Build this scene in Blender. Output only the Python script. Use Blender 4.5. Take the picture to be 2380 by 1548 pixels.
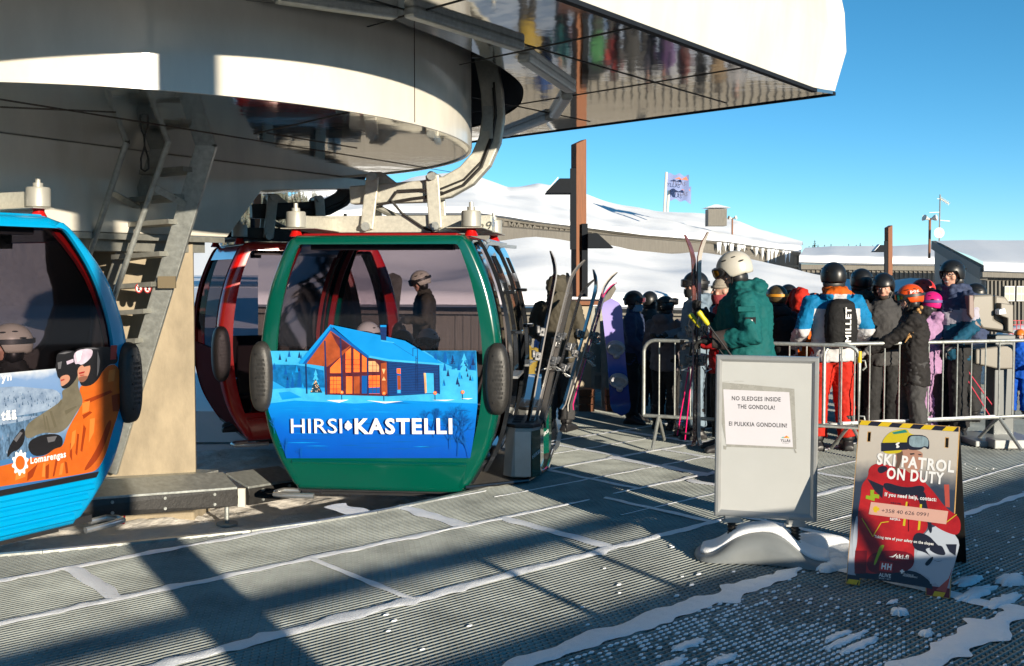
import bpy, bmesh, math, random
import numpy as np
from mathutils import Vector, Matrix, noise
random.seed(7)
for o in list(bpy.data.objects): bpy.data.objects.remove(o)
scene = bpy.context.scene; COL = scene.collection
R = math.radians
# ---------------------------------------------------------------- camera
F = 2400.0; PITCH = R(2.4); HZ = 630.0
SH = F*math.tan(PITCH) - (774-HZ)
cd = bpy.data.cameras.new('camera'); cam = bpy.data.objects.new('camera', cd); COL.objects.link(cam)
cam.location = (0, 0, 1.8); cam.rotation_euler = (math.pi/2-PITCH, 0, 0)
cd.lens = 36*F/2380; cd.shift_y = SH/2380; cd.clip_start = .05; cd.clip_end = 5000
scene.camera = cam
CAM = Vector((0, 0, 1.8))
# ---------------------------------------------------------------- sky, sun, exposure
SUN_EL = R(11); SH_DIR = Vector((-.52, .854, 0)).normalized()      # the way shadows fall on the ground
TO_SUN = Vector((-SH_DIR.x*math.cos(SUN_EL), -SH_DIR.y*math.cos(SUN_EL), math.sin(SUN_EL)))
w = bpy.data.worlds.new('World'); scene.world = w; w.use_nodes = True
nt = w.node_tree; bg = nt.nodes['Background']
sky = nt.nodes.new('ShaderNodeTexSky'); sky.sky_type = 'NISHITA'; sky.sun_disc = False
sky.sun_elevation = SUN_EL; sky.sun_rotation = math.atan2(TO_SUN.x, TO_SUN.y)
sky.altitude = 300; sky.air_density = .6; sky.dust_density = 0; sky.ozone_density = 3.0
hs = nt.nodes.new('ShaderNodeHueSaturation'); hs.inputs['Saturation'].default_value = 1.15; hs.inputs['Hue'].default_value = .482
nt.links.new(sky.outputs[0], hs.inputs['Color']); nt.links.new(hs.outputs[0], bg.inputs[0]); bg.inputs[1].default_value = .098
sl = bpy.data.lights.new('sun', 'SUN'); so = bpy.data.objects.new('sun', sl); COL.objects.link(so)
sl.energy = 4.9; sl.angle = R(.5); sl.color = (1, .88, .70)
so.rotation_euler = TO_SUN.to_track_quat('Z', 'Y').to_euler()
scene.view_settings.view_transform = 'Standard'; scene.view_settings.look = 'None'
scene.view_settings.exposure = .85; scene.view_settings.gamma = 1
try: scene.view_settings.use_curve_mapping = False
except Exception: pass
scene.cycles.max_bounces = 8; scene.cycles.transparent_max_bounces = 24
# ---------------------------------------------------------------- measuring: a photo point to a place
def ray(x, y):
    u = x-1190.0; v = (774-y)+SH; c, s = math.cos(PITCH), math.sin(PITCH)
    return Vector((u, F*c+v*s, -F*s+v*c))
def at(x, y, Y):
    d = ray(x, y); return CAM + d*(Y/d.y)
def gz(x, y, z=0.0):
    d = ray(x, y); return CAM + d*((z-1.8)/d.z)
class Frame:                                                       # a flat face: origin, x axis, up axis, outward normal
    def __init__(s, O, X, Y):
        s.O = Vector(O); s.X = Vector(X).normalized(); Y = Vector(Y); s.Y = (Y-s.X*Y.dot(s.X)).normalized(); s.N = s.X.cross(s.Y)
    def p(s, x, y, d=0.0): return s.O + s.X*x + s.Y*y + s.N*d
    def uv(s, x, y):
        d = ray(x, y); t = (s.O-CAM).dot(s.N)/d.dot(s.N); q = CAM+d*t-s.O
        return (q.dot(s.X), q.dot(s.Y))
# ---------------------------------------------------------------- materials
MATS = {}
def M(name, col, rough=.5, metal=0.0, vary=0.0, vscale=6.0, bump=0.0, bscale=40.0, coat=0.0, spec=.5, stretch=None, vcol=None):
    if name in MATS: return MATS[name]
    m = bpy.data.materials.new(name); m.use_nodes = True; t = m.node_tree; b = t.nodes['Principled BSDF']
    b.inputs['Base Color'].default_value = (*col, 1); b.inputs['Roughness'].default_value = rough
    b.inputs['Metallic'].default_value = metal; b.inputs['Coat Weight'].default_value = coat; b.inputs['Coat Roughness'].default_value = .06
    b.inputs['Specular IOR Level'].default_value = spec
    if vary or bump:
        tc = t.nodes.new('ShaderNodeTexCoord'); mp = t.nodes.new('ShaderNodeMapping')
        t.links.new(tc.outputs['Object'], mp.inputs[0])
        if stretch: mp.inputs['Scale'].default_value = stretch
    if vary:
        n = t.nodes.new('ShaderNodeTexNoise'); n.inputs['Scale'].default_value = vscale; n.inputs['Detail'].default_value = 6; n.inputs['Roughness'].default_value = .65
        t.links.new(mp.outputs[0], n.inputs['Vector'])
        r = t.nodes.new('ShaderNodeValToRGB'); r.color_ramp.elements[0].position = .3; r.color_ramp.elements[1].position = .7
        c2 = vcol or tuple(c*(1-vary) for c in col)
        r.color_ramp.elements[0].color = (*c2, 1); r.color_ramp.elements[1].color = (*[min(1, c*(1+vary*.5)) for c in col], 1)
        t.links.new(n.outputs[0], r.inputs[0]); t.links.new(r.outputs[0], b.inputs['Base Color'])
        mr = t.nodes.new('ShaderNodeMapRange'); mr.inputs[3].default_value = max(.02, rough-.08); mr.inputs[4].default_value = min(1, rough+.12)
        t.links.new(n.outputs[0], mr.inputs[0]); t.links.new(mr.outputs[0], b.inputs['Roughness'])
    if bump:
        n2 = t.nodes.new('ShaderNodeTexNoise'); n2.inputs['Scale'].default_value = bscale; n2.inputs['Detail'].default_value = 4
        t.links.new(mp.outputs[0], n2.inputs['Vector'])
        bp = t.nodes.new('ShaderNodeBump'); bp.inputs['Strength'].default_value = bump; bp.inputs['Distance'].default_value = .02
        t.links.new(n2.outputs[0], bp.inputs['Height']); t.links.new(bp.outputs[0], b.inputs['Normal'])
    MATS[name] = m; return m
def glass(name, tint, ior=1.5):
    m = bpy.data.materials.new(name); m.use_nodes = True; t = m.node_tree; t.nodes.remove(t.nodes['Principled BSDF'])
    tr = t.nodes.new('ShaderNodeBsdfTransparent'); tr.inputs[0].default_value = (*tint, 1)
    gl = t.nodes.new('ShaderNodeBsdfGlossy'); gl.inputs['Roughness'].default_value = .03
    fr = t.nodes.new('ShaderNodeFresnel'); fr.inputs[0].default_value = ior
    mx = t.nodes.new('ShaderNodeMixShader'); t.links.new(fr.outputs[0], mx.inputs[0]); t.links.new(tr.outputs[0], mx.inputs[1]); t.links.new(gl.outputs[0], mx.inputs[2])
    t.links.new(mx.outputs[0], t.nodes['Material Output'].inputs[0]); MATS[name] = m; return m
def ramp_z(name, stops, rough=.3):                                  # a printed sheet whose ink runs from one colour to another up the sheet
    m = bpy.data.materials.new(name); m.use_nodes = True; t = m.node_tree; b = t.nodes['Principled BSDF']; b.inputs['Roughness'].default_value = rough
    tc = t.nodes.new('ShaderNodeTexCoord'); sx = t.nodes.new('ShaderNodeSeparateXYZ'); t.links.new(tc.outputs['Object'], sx.inputs[0])
    mr = t.nodes.new('ShaderNodeMapRange'); mr.inputs[1].default_value = stops[0][0]; mr.inputs[2].default_value = stops[-1][0]
    n = t.nodes.new('ShaderNodeTexNoise'); n.inputs['Scale'].default_value = 9; n.inputs['Detail'].default_value = 5
    t.links.new(tc.outputs['Object'], n.inputs['Vector'])
    ad = t.nodes.new('ShaderNodeMath'); ad.operation = 'MULTIPLY_ADD'; ad.inputs[1].default_value = .12
    t.links.new(n.outputs[0], ad.inputs[0]); t.links.new(sx.outputs[2], ad.inputs[2]); t.links.new(ad.outputs[0], mr.inputs[0])
    r = t.nodes.new('ShaderNodeValToRGB'); e = r.color_ramp.elements
    z0, z1 = stops[0][0], stops[-1][0]
    while len(e) < len(stops): e.new(.5)
    for k, (z, c) in enumerate(stops): e[k].position = (z-z0)/(z1-z0); e[k].color = (*c, 1)
    t.links.new(mr.outputs[0], r.inputs[0]); t.links.new(r.outputs[0], b.inputs['Base Color']); MATS[name] = m; return m
white_paint = M('white_paint', (.60, .57, .50), .22, vary=.14, vscale=1.6, coat=.3, stretch=(1.6, 1.6, .5))
soffit_metal = M('soffit_metal', (.50, .49, .47), .06, .95, bump=.16, bscale=1.6)
galv = M('galvanised_steel', (.42, .44, .42), .42, .65, vary=.28, vscale=22, bump=.05, bscale=60)
galv_dark = M('dull_steel', (.30, .30, .27), .5, .6, vary=.25, vscale=12)
cast = M('cast_metal', (.50, .49, .43), .5, .45, vary=.18, vscale=30, bump=.05, bscale=90)
concrete = M('concrete', (.30, .25, .175), .85, vary=.34, vscale=3.2, bump=.15, bscale=35, stretch=(1, 1, .5))
snow_m = M('snow', (.86, .87, .88), .65, vary=.03, vscale=3, bump=.35, bscale=9)
snow_rough = M('trodden_snow', (.84, .80, .74), .75, vary=.25, vscale=2.2, bump=.9, bscale=14)
snow_fine = M('dry_snow', (.84, .86, .89), .6, vary=.04, vscale=40, bump=.3, bscale=120)
rubber = M('black_rubber', (.022, .021, .020), .48, vary=.3, vscale=18, bump=.12, bscale=55)
blackg = M('black_gloss', (.012, .013, .015), .06, coat=1)
blackm = M('black_plastic', (.018, .018, .02), .42, vary=.2, vscale=15)
green_p = M('green_paint', (.0, .065, .043), .16, vary=.05, vscale=3, coat=.7)
red_p = M('red_paint', (.46, .006, .005), .2, vary=.1, vscale=3, coat=.5)
red_dk = M('red_lining', (.22, .004, .005), .35)
blue_p = M('blue_paint', (.0, .26, .52), .2, vary=.05, vscale=3, coat=.5)
alu = M('aluminium', (.62, .62, .60), .3, .85, vary=.1, vscale=8)
alu_m = M('aluminium_satin', (.36, .37, .36), .34, .25, vary=.08, vscale=8)
brown_w = M('brown_timber', (.20, .075, .032), .7, vary=.3, vscale=9, stretch=(6, 6, .35), bump=.25, bscale=20)
grey_w = M('grey_boards', (.15, .138, .118), .8, vary=.35, vscale=5, stretch=(9, 9, .25), bump=.2, bscale=14)
grey_w2 = M('grey_trim', (.155, .145, .125), .8, vary=.25, vscale=6, stretch=(3, 3, .4))
dark_steel = M('dark_steel', (.010, .013, .018), .7, vary=.2, vscale=10, spec=.15)
yellow = M('signal_yellow', (.55, .38, .008), .4)
white_i = M('white_ink', (.66, .66, .66), .4)
black_i = M('black_ink', (.015, .015, .018), .4)
tint = glass('tinted_glass', (.54, .49, .52)); clear = glass('pane_glass', (.8, .82, .82))
# ---------------------------------------------------------------- mesh building
WM = {}
class MB:
    def __init__(s): s.v = []; s.f = []; s.m = []
    def add(s, vs, fs, m=0):
        k = len(s.v); s.v += [Vector(q) for q in vs]; s.f += [tuple(i+k for i in f) for f in fs]; s.m += [m]*len(fs); return s
    def box(s, c, d, Rm=None, m=0):
        c = Vector(c); vs = []
        for i in range(8):
            q = Vector(((i & 1)-.5, ((i >> 1) & 1)-.5, (i >> 2)-.5)); q = Vector((q.x*d[0], q.y*d[1], q.z*d[2]))
            vs.append(c+(Rm @ q if Rm else q))
        return s.add(vs, [(0, 2, 3, 1), (4, 5, 7, 6), (0, 1, 5, 4), (2, 6, 7, 3), (0, 4, 6, 2), (1, 3, 7, 5)], m)
    def bar(s, a, b, w, h, up=(0, 0, 1), m=0):
        a = Vector(a); b = Vector(b); z = (b-a).normalized(); x = z.cross(Vector(up))
        if x.length < 1e-4: x = z.cross(Vector((1, 0, 0)))
        x.normalize(); y = x.cross(z); vs = []
        for q in (a, b):
            for i, j in ((-1, -1), (1, -1), (1, 1), (-1, 1)): vs.append(q+x*(i*w/2)+y*(j*h/2))
        return s.add(vs, [(0, 1, 2, 3), (7, 6, 5, 4), (0, 4, 5, 1), (1, 5, 6, 2), (2, 6, 7, 3), (3, 7, 4, 0)], m)
    def loft(s, rings, m=0, caps=True, closed=True):
        n = len(rings[0]); vs = [q for r in rings for q in r]; fs = []
        for i in range(len(rings)-1):
            for j in range(n if closed else n-1): fs.append((i*n+j, i*n+(j+1) % n, (i+1)*n+(j+1) % n, (i+1)*n+j))
        if caps: fs.append(tuple(range(n-1, -1, -1))); fs.append(tuple((len(rings)-1)*n+j for j in range(n)))
        return s.add(vs, fs, m)
    def tube(s, pts, r, n=8, m=0, caps=True, flat=1.0, up=(0, 0, 1)):
        pts = [Vector(p) for p in pts]; rs = r if isinstance(r, (list, tuple)) else [r]*len(pts); rings = []; px = None
        for i, p in enumerate(pts):
            d = (pts[min(i+1, len(pts)-1)]-pts[max(i-1, 0)]).normalized()
            if px is None:
                px = d.cross(Vector(up)); px = px if px.length > 1e-3 else d.cross(Vector((1, 0, 0)))
            px = (px-d*px.dot(d)).normalized(); py = d.cross(px)
            rings.append([p+px*(math.cos(2*math.pi*k/n)*rs[i])+py*(math.sin(2*math.pi*k/n)*rs[i]*flat) for k in range(n)])
        return s.loft(rings, m, caps)
    def ell(s, c, r, Rm=None, nu=16, nv=10, m=0):
        c = Vector(c); vs = []; fs = []
        for i in range(1, nv):
            a = math.pi*i/nv
            for j in range(nu):
                b = 2*math.pi*j/nu; q = Vector((r[0]*math.sin(a)*math.cos(b), r[1]*math.sin(a)*math.sin(b), r[2]*math.cos(a)))
                vs.append(c+(Rm @ q if Rm else q))
        top = len(vs); q = Vector((0, 0, r[2])); vs.append(c+(Rm @ q if Rm else q)); vs.append(c-(Rm @ q if Rm else q))
        for i in range(nv-2):
            for j in range(nu): fs.append((i*nu+j, (i+1)*nu+j, (i+1)*nu+(j+1) % nu, i*nu+(j+1) % nu))
        for j in range(nu): fs.append((top, j, (j+1) % nu)); fs.append((top+1, (nv-2)*nu+(j+1) % nu, (nv-2)*nu+j))
        return s.add(vs, fs, m)
    def prism(s, poly, vec, m=0):
        n = len(poly); vec = Vector(vec); a = [Vector(q) for q in poly]; b = [q+vec for q in a]
        return s.add(a+b, [tuple(range(n)), tuple(range(2*n-1, n-1, -1))]+[(i, n+i, n+(i+1) % n, (i+1) % n) for i in range(n)], m)
    def grid(s, pts, m=0):                                         # pts: rows of points
        n = len(pts[0]); return s.add([q for r in pts for q in r], [(i*n+j, i*n+j+1, (i+1)*n+j+1, (i+1)*n+j) for i in range(len(pts)-1) for j in range(n-1)], m)
    def xf(s, mat): s.v = [mat @ q for q in s.v]; return s
    def mesh(s, name, mats):
        me = bpy.data.meshes.new(name); me.from_pydata([tuple(q) for q in s.v], [], s.f)
        for mt in (mats if isinstance(mats, (list, tuple)) else [mats]): me.materials.append(mt)
        me.polygons.foreach_set('material_index', s.m); me.update(); return me
    def build(s, name, mats, parent=None, local=False, smooth=False, bevel=0.0, normals=True, angle=40):
        if parent is not None and not local:
            inv = WM[parent.name].inverted(); s.v = [inv @ q for q in s.v]
        me = s.mesh(name, mats)
        if normals:
            bm = bmesh.new(); bm.from_mesh(me); bmesh.ops.recalc_face_normals(bm, faces=bm.faces); bm.to_mesh(me); bm.free()
        o = bpy.data.objects.new(name, me); COL.objects.link(o); adopt(o, parent)
        if smooth:
            me.polygons.foreach_set('use_smooth', [True]*len(me.polygons))
            try: me.set_sharp_from_angle(angle=R(angle))
            except Exception: pass
        if bevel:
            b = o.modifiers.new('bevel', 'BEVEL'); b.width = bevel; b.segments = 2; b.limit_method = 'ANGLE'; b.angle_limit = R(35)
        return o
def adopt(o, parent):
    if parent is not None: o.parent = parent; WM[o.name] = WM[parent.name].copy()
    else: WM[o.name] = Matrix()
def thing(name, label, cat, loc=(0, 0, 0), rz=0.0, group=None):
    o = bpy.data.objects.new(name, None); COL.objects.link(o); o.location = loc; o.rotation_euler = (0, 0, rz); o.empty_display_size = .1
    WM[o.name] = Matrix.Translation(Vector(loc)) @ Matrix.Rotation(rz, 4, 'Z'); return tag(o, label, cat, group)
def tag(o, label, cat, group=None):
    o['label'] = label; o['category'] = cat
    if group: o['group'] = group
    return o
def struct(o, kind='structure'): o['kind'] = kind; return o
def remesh(mb, voxel, smooth=2):
    me = mb.mesh('tmp', []); o = bpy.data.objects.new('tmp', me); COL.objects.link(o)
    md = o.modifiers.new('r', 'REMESH'); md.mode = 'VOXEL'; md.voxel_size = voxel
    if smooth: sm = o.modifiers.new('s', 'SMOOTH'); sm.iterations = smooth; sm.factor = .5
    dg = bpy.context.evaluated_depsgraph_get(); out = bpy.data.meshes.new_from_object(o.evaluated_get(dg))
    bpy.data.objects.remove(o); bpy.data.meshes.remove(me)
    out.polygons.foreach_set('use_smooth', [True]*len(out.polygons)); return out
def put(name, me, parent, mats=None, mw=None):
    me.name = name
    if mats is not None:
        me.materials.clear()
        for mt in (mats if isinstance(mats, (list, tuple)) else [mats]): me.materials.append(mt)
    o = bpy.data.objects.new(name, me); COL.objects.link(o); adopt(o, parent)
    if mw is not None: o.matrix_local = mw
    return o
def text_mesh(body, bold=0.0, align='LEFT'):
    c = bpy.data.curves.new('txt', 'FONT'); c.body = body; c.size = 1; c.offset = bold; c.resolution_u = 3; c.space_character = 1+bold*4.5; c.align_x = align
    o = bpy.data.objects.new('txt', c); COL.objects.link(o); dg = bpy.context.evaluated_depsgraph_get()
    me = bpy.data.meshes.new_from_object(o.evaluated_get(dg)); bpy.data.objects.remove(o)
    vs = [v.co.copy() for v in me.vertices]; fs = [tuple(p.vertices) for p in me.polygons]; bpy.data.meshes.remove(me); return vs, fs
def text(mb, fr, body, p0, p1, hgt, d=.003, m=0, bold=0.0, slant=0.0):
    """letters on frame fr whose base line runs from p0 to p1 (frame coordinates), capital height hgt"""
    vs, fs = text_mesh(body, bold); x0 = min(v.x for v in vs); x1 = max(v.x for v in vs); cap = .729
    p0 = Vector(p0); p1 = Vector(p1); ax = (p1-p0); L = ax.length; ax = ax/L; ay = Vector((-ax.y, ax.x)); out = []
    for v in vs:
        a = (v.x-x0)/(x1-x0)*L; b = v.y/cap*hgt; q = p0+ax*(a+slant*b)+ay*b; out.append(fr.p(q.x, q.y, d))
    mb.add(out, fs, m)
class Decal:                                                        # printed artwork: shapes given as photo points inside a crop, each a little prouder than the last
    def __init__(s, fr, crop, d0=.004, step=.00003):
        s.round = 0; s.fr = fr; s.k = crop; s.d = d0; s.st = step; s.mb = MB()
    def uv(s, q): return s.fr.uv((s.k[0]+q[0]*s.k[2])*.952, (s.k[1]+q[1]*s.k[2])*.952)
    def poly(s, pts, m):
        for _ in range(s.round):                                    # soft organic outlines
            if len(pts) > 4: pts = [((1-f)*a[0]+f*b[0], (1-f)*a[1]+f*b[1]) for a, b in zip(pts, list(pts[1:])+[pts[0]]) for f in (.25, .75)]
        uv = [s.uv(q) for q in pts]; s.d += s.st; s.mb.add([s.fr.p(a, b, s.d) for a, b in uv], [tuple(range(len(uv)))], m); return s
    def line(s, a, b, wd, m):
        a = Vector(a); b = Vector(b); t = (b-a).normalized(); n = Vector((-t.y, t.x))*wd/2; return s.poly([a+n, b+n, b-n, a-n], m)
    def disc(s, c, r, m, n=14, ry=None):
        ry = ry or r; return s.poly([(c[0]+r*math.cos(2*math.pi*i/n), c[1]+ry*math.sin(2*math.pi*i/n)) for i in range(n)], m)
    def text(s, body, a, b, hgt, m, bold=0.0, slant=0.0):
        u0 = s.uv(a); u1 = s.uv(b); u2 = s.uv((a[0], a[1]-hgt)); s.d += s.st
        text(s.mb, s.fr, body, u0, u1, abs(u2[1]-u0[1]), s.d, m, bold, slant); return s
# ================================================================ the setting
def nz(x, y, s=1.0, seed=0.0): return noise.noise(Vector((x*s, y*s, seed)))
# snow all round, one sheet to the horizon, a bit lower than the boarding deck
g = MB(); rows = []
xs = [-1500, -500, -150, -60, -30]+[-20+i*.5 for i in range(81)]+[30, 60, 150, 500, 1500]
ys = [-60, -20, -8]+[-4+i*.5 for i in range(73)]+[40, 60, 100, 200, 600, 2500]
for y in ys: rows.append([Vector((x, y, -.42-1.0*min(1, max(0, (y-17)/5))*(1 if y < 100 else .5)+(.03*nz(x, y, .9) if abs(x) < 25 and y < 40 else 0)-(.9 if y > 600 else 0))) for x in xs])
g.grid(rows); struct(g.build('snow_ground', snow_m, smooth=True))
# a dark ridge added out of view, blocking the low sky from the deck
g = MB(); rows = []
for z in (-1, .35, .7, .9, 1):
    rows.append([Vector((62*math.cos(R(a)), 62*math.sin(R(a))-2*z, -.5+(7.0+1.4*nz(a*.35, 0, 1, 2)+.8*nz(a*2.5, 3, 1, 2))*max(z, 0))) for a in range(150, 396, 1)])
g.grid(rows); struct(g.build('sky_block_ridge', M('sky_block_dark', (.035, .05, .04), .9, vary=.6, vscale=.6, vcol=(.012, .02, .018)), normals=False))
# trodden snow in the pit under the cabins
g = MB(); rows = []
for i in range(131):
    y = 5.4+i*.055; row = []
    for j in range(131):
        x = -6.2+j*.055; h = .05*nz(x, y, 2.2, 1)+.028*nz(x, y, 6, 2)+.012*nz(x, y, 15, 3)
        d = math.hypot((x+1.35)/.55, (y-7.95)/.22); h += .16*math.exp(-d*d)*(1+.8*nz(x, y, 9, 4))
        d = math.hypot((x+2.6)/.9, (y-7.35)/.25); h += .10*math.exp(-d*d)
        row.append(Vector((x, y, -.375+h)))
    rows.append(row)
g.grid(rows); struct(g.build('trodden_snow', snow_rough, smooth=True))
# boarding deck: outline in plan
curve = [gz(x, y) for x, y in ((-60, 1294), (100, 1281), (250, 1266), (430, 1248), (580, 1233), (730, 1213), (870, 1190), (1000, 1163), (1100, 1140), (1190, 1114), (1250, 1084))]
curve = [Vector((-9, 6.9, 0)), Vector((-5, 6.75, 0))]+curve+[Vector((.44, 10.5, 0)), Vector((.52, 11.5, 0)), Vector((.60, 17, 0))]
deck = curve+[Vector((17, 17, 0)), Vector((17, -7, 0)), Vector((-9, -7, 0))]
g = MB(); g.prism([q+Vector((0, 0, -.03)) for q in deck], (0, 0, -.12))
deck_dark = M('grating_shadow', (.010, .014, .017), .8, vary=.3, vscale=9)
struct(g.build('deck_floor_shade', deck_dark))  # dark sheet, run on behind the queue to stand in for crowd shade
kb = MB()
for a, b in zip(curve[1:-1], curve[2:]):
    t = (b-a).normalized(); n = Vector((-t.y, t.x, 0)); q = [a, b, b-n*.045, a-n*.045]
    kb.prism([p+Vector((0, 0, .012)) for p in q], (0, 0, -.14))
struct(kb.build('deck_edge', galv))
# grating bars: they run along A; V counts across them
A = Vector((.749, .663, 0)); B = Vector((-.663, .749, 0)); PX = np.array([(q.x, q.y) for q in deck])
def inside(px, py):
    r = np.zeros(px.shape, bool); n = len(PX)
    for i in range(n):
        x0, y0 = PX[i]; x1, y1 = PX[(i+1) % n]
        if y0 == y1: continue
        c = ((y0 > py) != (y1 > py)) & (px < (x1-x0)*(py-y0)/(y1-y0)+x0); r ^= c
    return r
us = np.arange(-9, 20, .05); V = []; Fc = []
def boxes(C0, C1, half, zt, zb, across):                             # many thin boxes at once
    global V, Fc
    n = len(C0); o = np.array(across)*half; v = np.zeros((n, 8, 3))
    for k, (c, s, z) in enumerate(((C0, -1, zb), (C0, 1, zb), (C1, 1, zb), (C1, -1, zb), (C0, -1, zt), (C0, 1, zt), (C1, 1, zt), (C1, -1, zt))):
        v[:, k, :2] = c+s*o; v[:, k, 2] = z
    f = np.array([(4, 5, 6, 7), (0, 1, 5, 4), (1, 2, 6, 5), (2, 3, 7, 6), (3, 0, 4, 7)])
    base = sum(len(q) for q in V); V.append(v.reshape(-1, 3)); Fc.append((np.arange(n)[:, None, None]*8+f+base).reshape(-1, 4))
a2 = np.array(A[:2]); b2 = np.array(B[:2]); rng = np.random.default_rng(3); C0 = []; C1 = []; T0 = []; T1 = []; SP = []
v = 1.6; k = 0
while v < 10.6:
    p = us[:, None]*a2+v*b2; ins = inside(p[:, 0], p[:, 1]); e = np.flatnonzero(np.diff(np.r_[0, ins.astype(int), 0]))
    for s0, s1 in zip(e[::2], e[1::2]):
        if s1-s0 > 3: C0.append(us[s0]*a2+v*b2); C1.append(us[min(s1, len(us)-1)-1]*a2+v*b2)
    if v < 8.2:
        tu = np.arange(-1.2, 9.5, .044)+(.022 if k % 2 else 0); q = tu[:, None]*a2+v*b2
        ok = inside(q[:, 0], q[:, 1]) & (np.abs(q[:, 0]) < .52*q[:, 1]+.3) & (q[:, 1] > 3.9); q = q[ok]
        T0.append(q); T1.append(q+b2*.035); SP.append((tu[ok], v, q))
    v += .035; k += 1
boxes(np.array(C0), np.array(C1), .0027, 0.0, -.032, b2)
T0 = np.concatenate(T0); T1 = np.concatenate(T1); boxes(T0, T1, .0036, -.005, -.022, a2)
V = np.concatenate(V); Fc = np.concatenate(Fc)
me = bpy.data.meshes.new('deck_grating'); me.vertices.add(len(V)); me.vertices.foreach_set('co', V.ravel()); me.loops.add(Fc.size); me.loops.foreach_set('vertex_index', Fc.ravel())
me.polygons.add(len(Fc)); me.polygons.foreach_set('loop_start', np.arange(0, Fc.size, 4)); me.polygons.foreach_set('loop_total', np.full(len(Fc), 4)); me.update(); me.validate()
me.materials.append(M('grating_steel', (.285, .305, .285), .5, .1, vary=.42, vscale=2.2))
o = bpy.data.objects.new('deck_grating', me); COL.objects.link(o); struct(o)
# snow lying on the deck: drifts along the panel joints, patches and crumbs
sn = MB()
def drift(u0, u1, v, wd, rag, th=.012, seed=0, step=.018, curvein=None):
    n = int((u1-u0)/step); rows = []
    for i in range(n+1):
        u = u0+(u1-u0)*i/n; t = math.sin(math.pi*min(1, max(0, i/n)))**.3 if 0 < i < n else .05
        e0 = v-wd*t*(.5+rag*nz(u*4, 1, 1, seed)+rag*.35*nz(u*9, 2, 1, seed+5)+rag*.9*max(0, nz(u*6, 2, 1, seed+6))**2*3); e1 = v+wd*t*(.5+rag*nz(u*4, 3, 1, seed+9)+rag*.35*nz(u*9, 4, 1, seed+3)+rag*.9*max(0, nz(u*6, 4, 1, seed+8))**2*3)
        rows.append([(u, e0+(e1-e0)*s, th*math.sin(math.pi*(.02+.96*s))**.5*(.6+.5*abs(nz(u*7, s*4, 1, seed))+.35*nz(u*22, s*9, 1, seed)) + .001) for s in (0, .12, .3, .5, .7, .88, 1)])
    sn.grid([[A*a+B*b+Vector((0, 0, z)) for a, b, z in r] for r in rows])
def patch(x, y, rx, ry, th=.02, seed=0):                             # a lump at photo point (x, y), sizes in metres
    c = gz(x, y); rings = []
    for h, f in ((0, 1), (.5, .92), (.85, .7), (1, .35)):
        rings.append([c+A*(rx*f*math.cos(t)*(1+.6*nz(math.cos(t)*2.2, math.sin(t)*2.2, 1, seed)+.3*nz(math.cos(t)*7, math.sin(t)*7, 1, seed)))+B*(ry*f*math.sin(t)*(1+.6*nz(math.cos(t)*3, math.sin(t)*3, 1, seed+4)+.3*nz(math.cos(t)*8, math.sin(t)*8, 1, seed+6)))+Vector((0, 0, .001+th*h)) for t in [2*math.pi*i/44 for i in range(44)]])
    sn.loft(rings)
drift(3.0, 5.42, 3.46, .16, .55, .020, 1); drift(-.5, 3.1, 3.44, .11, .7, .014, 21); drift(2.2, 5.9, 2.24, .18, .5, .020, 2)
drift(-.6, 6.2, 4.54, .10, .35, .010, 3); drift(-.6, 5.8, 5.63, .075, .4, .008, 4); drift(0, 5.4, 6.42, .07, .5, .007, 5)
drift(6.4, 9.5, 4.54, .07, .4, .008, 31); drift(6.1, 10, 5.66, .06, .4, .008, 32); drift(5.2, 10.5, 6.76, .06, .4, .007, 33); drift(6.5, 11, 3.45, .06, .5, .008, 34)
drift(5.5, 11, 7.86, .045, .4, .006, 35); drift(5.6, 11, 5.12, .03, .6, .005, 61); drift(5.3, 10, 6.2, .03, .6, .005, 62); drift(5.8, 11, 7.3, .03, .6, .005, 63); drift(6.6, 10, 4.0, .03, .6, .005, 64)
def cross(u, v0, v1, wd, seed):                                      # drifts across, along the panel ends
    n = int((v1-v0)/.035); rows = []
    for i in range(n+1):
        vv = v0+(v1-v0)*i/n; e0 = u-wd*(.5+.4*nz(vv*5, 1, 1, seed)); e1 = u+wd*(.5+.4*nz(vv*5, 2, 1, seed))
        rows.append([A*(e0+(e1-e0)*s)+B*vv+Vector((0, 0, .001+.008*math.sin(math.pi*s))) for s in (0, .2, .5, .8, 1)])
    sn.grid(rows)
cross(2.1, 5.63, 6.4, .10, 41); cross(4.9, 4.54, 5.63, .10, 42); cross(4.55, 5.6, 6.45, .13, 43); cross(4.2, 6.42, 6.8, .2, 48); cross(6.2, 6.7, 7.8, .08, 49); cross(8.9, 5.6, 6.7, .1, 50); cross(5.95, 4.54, 5.6, .06, 51); cross(8.1, 4.5, 5.6, .06, 52); cross(6.4, 5.66, 6.75, .06, 53); cross(8.0, 5.66, 6.75, .06, 54); cross(7.4, 6.76, 7.85, .07, 55); cross(6.25, 3.46, 4.54, .06, 56); cross(3.3, 4.54, 5.6, .05, 57); cross(1.1, 4.5, 5.6, .05, 58); cross(7.3, 5.6, 6.8, .12, 44); cross(7.0, 4.5, 5.6, .1, 45)
cross(5.6, 2.24, 3.46, .12, 46); cross(8.6, 6.7, 7.9, .1, 47)
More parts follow.
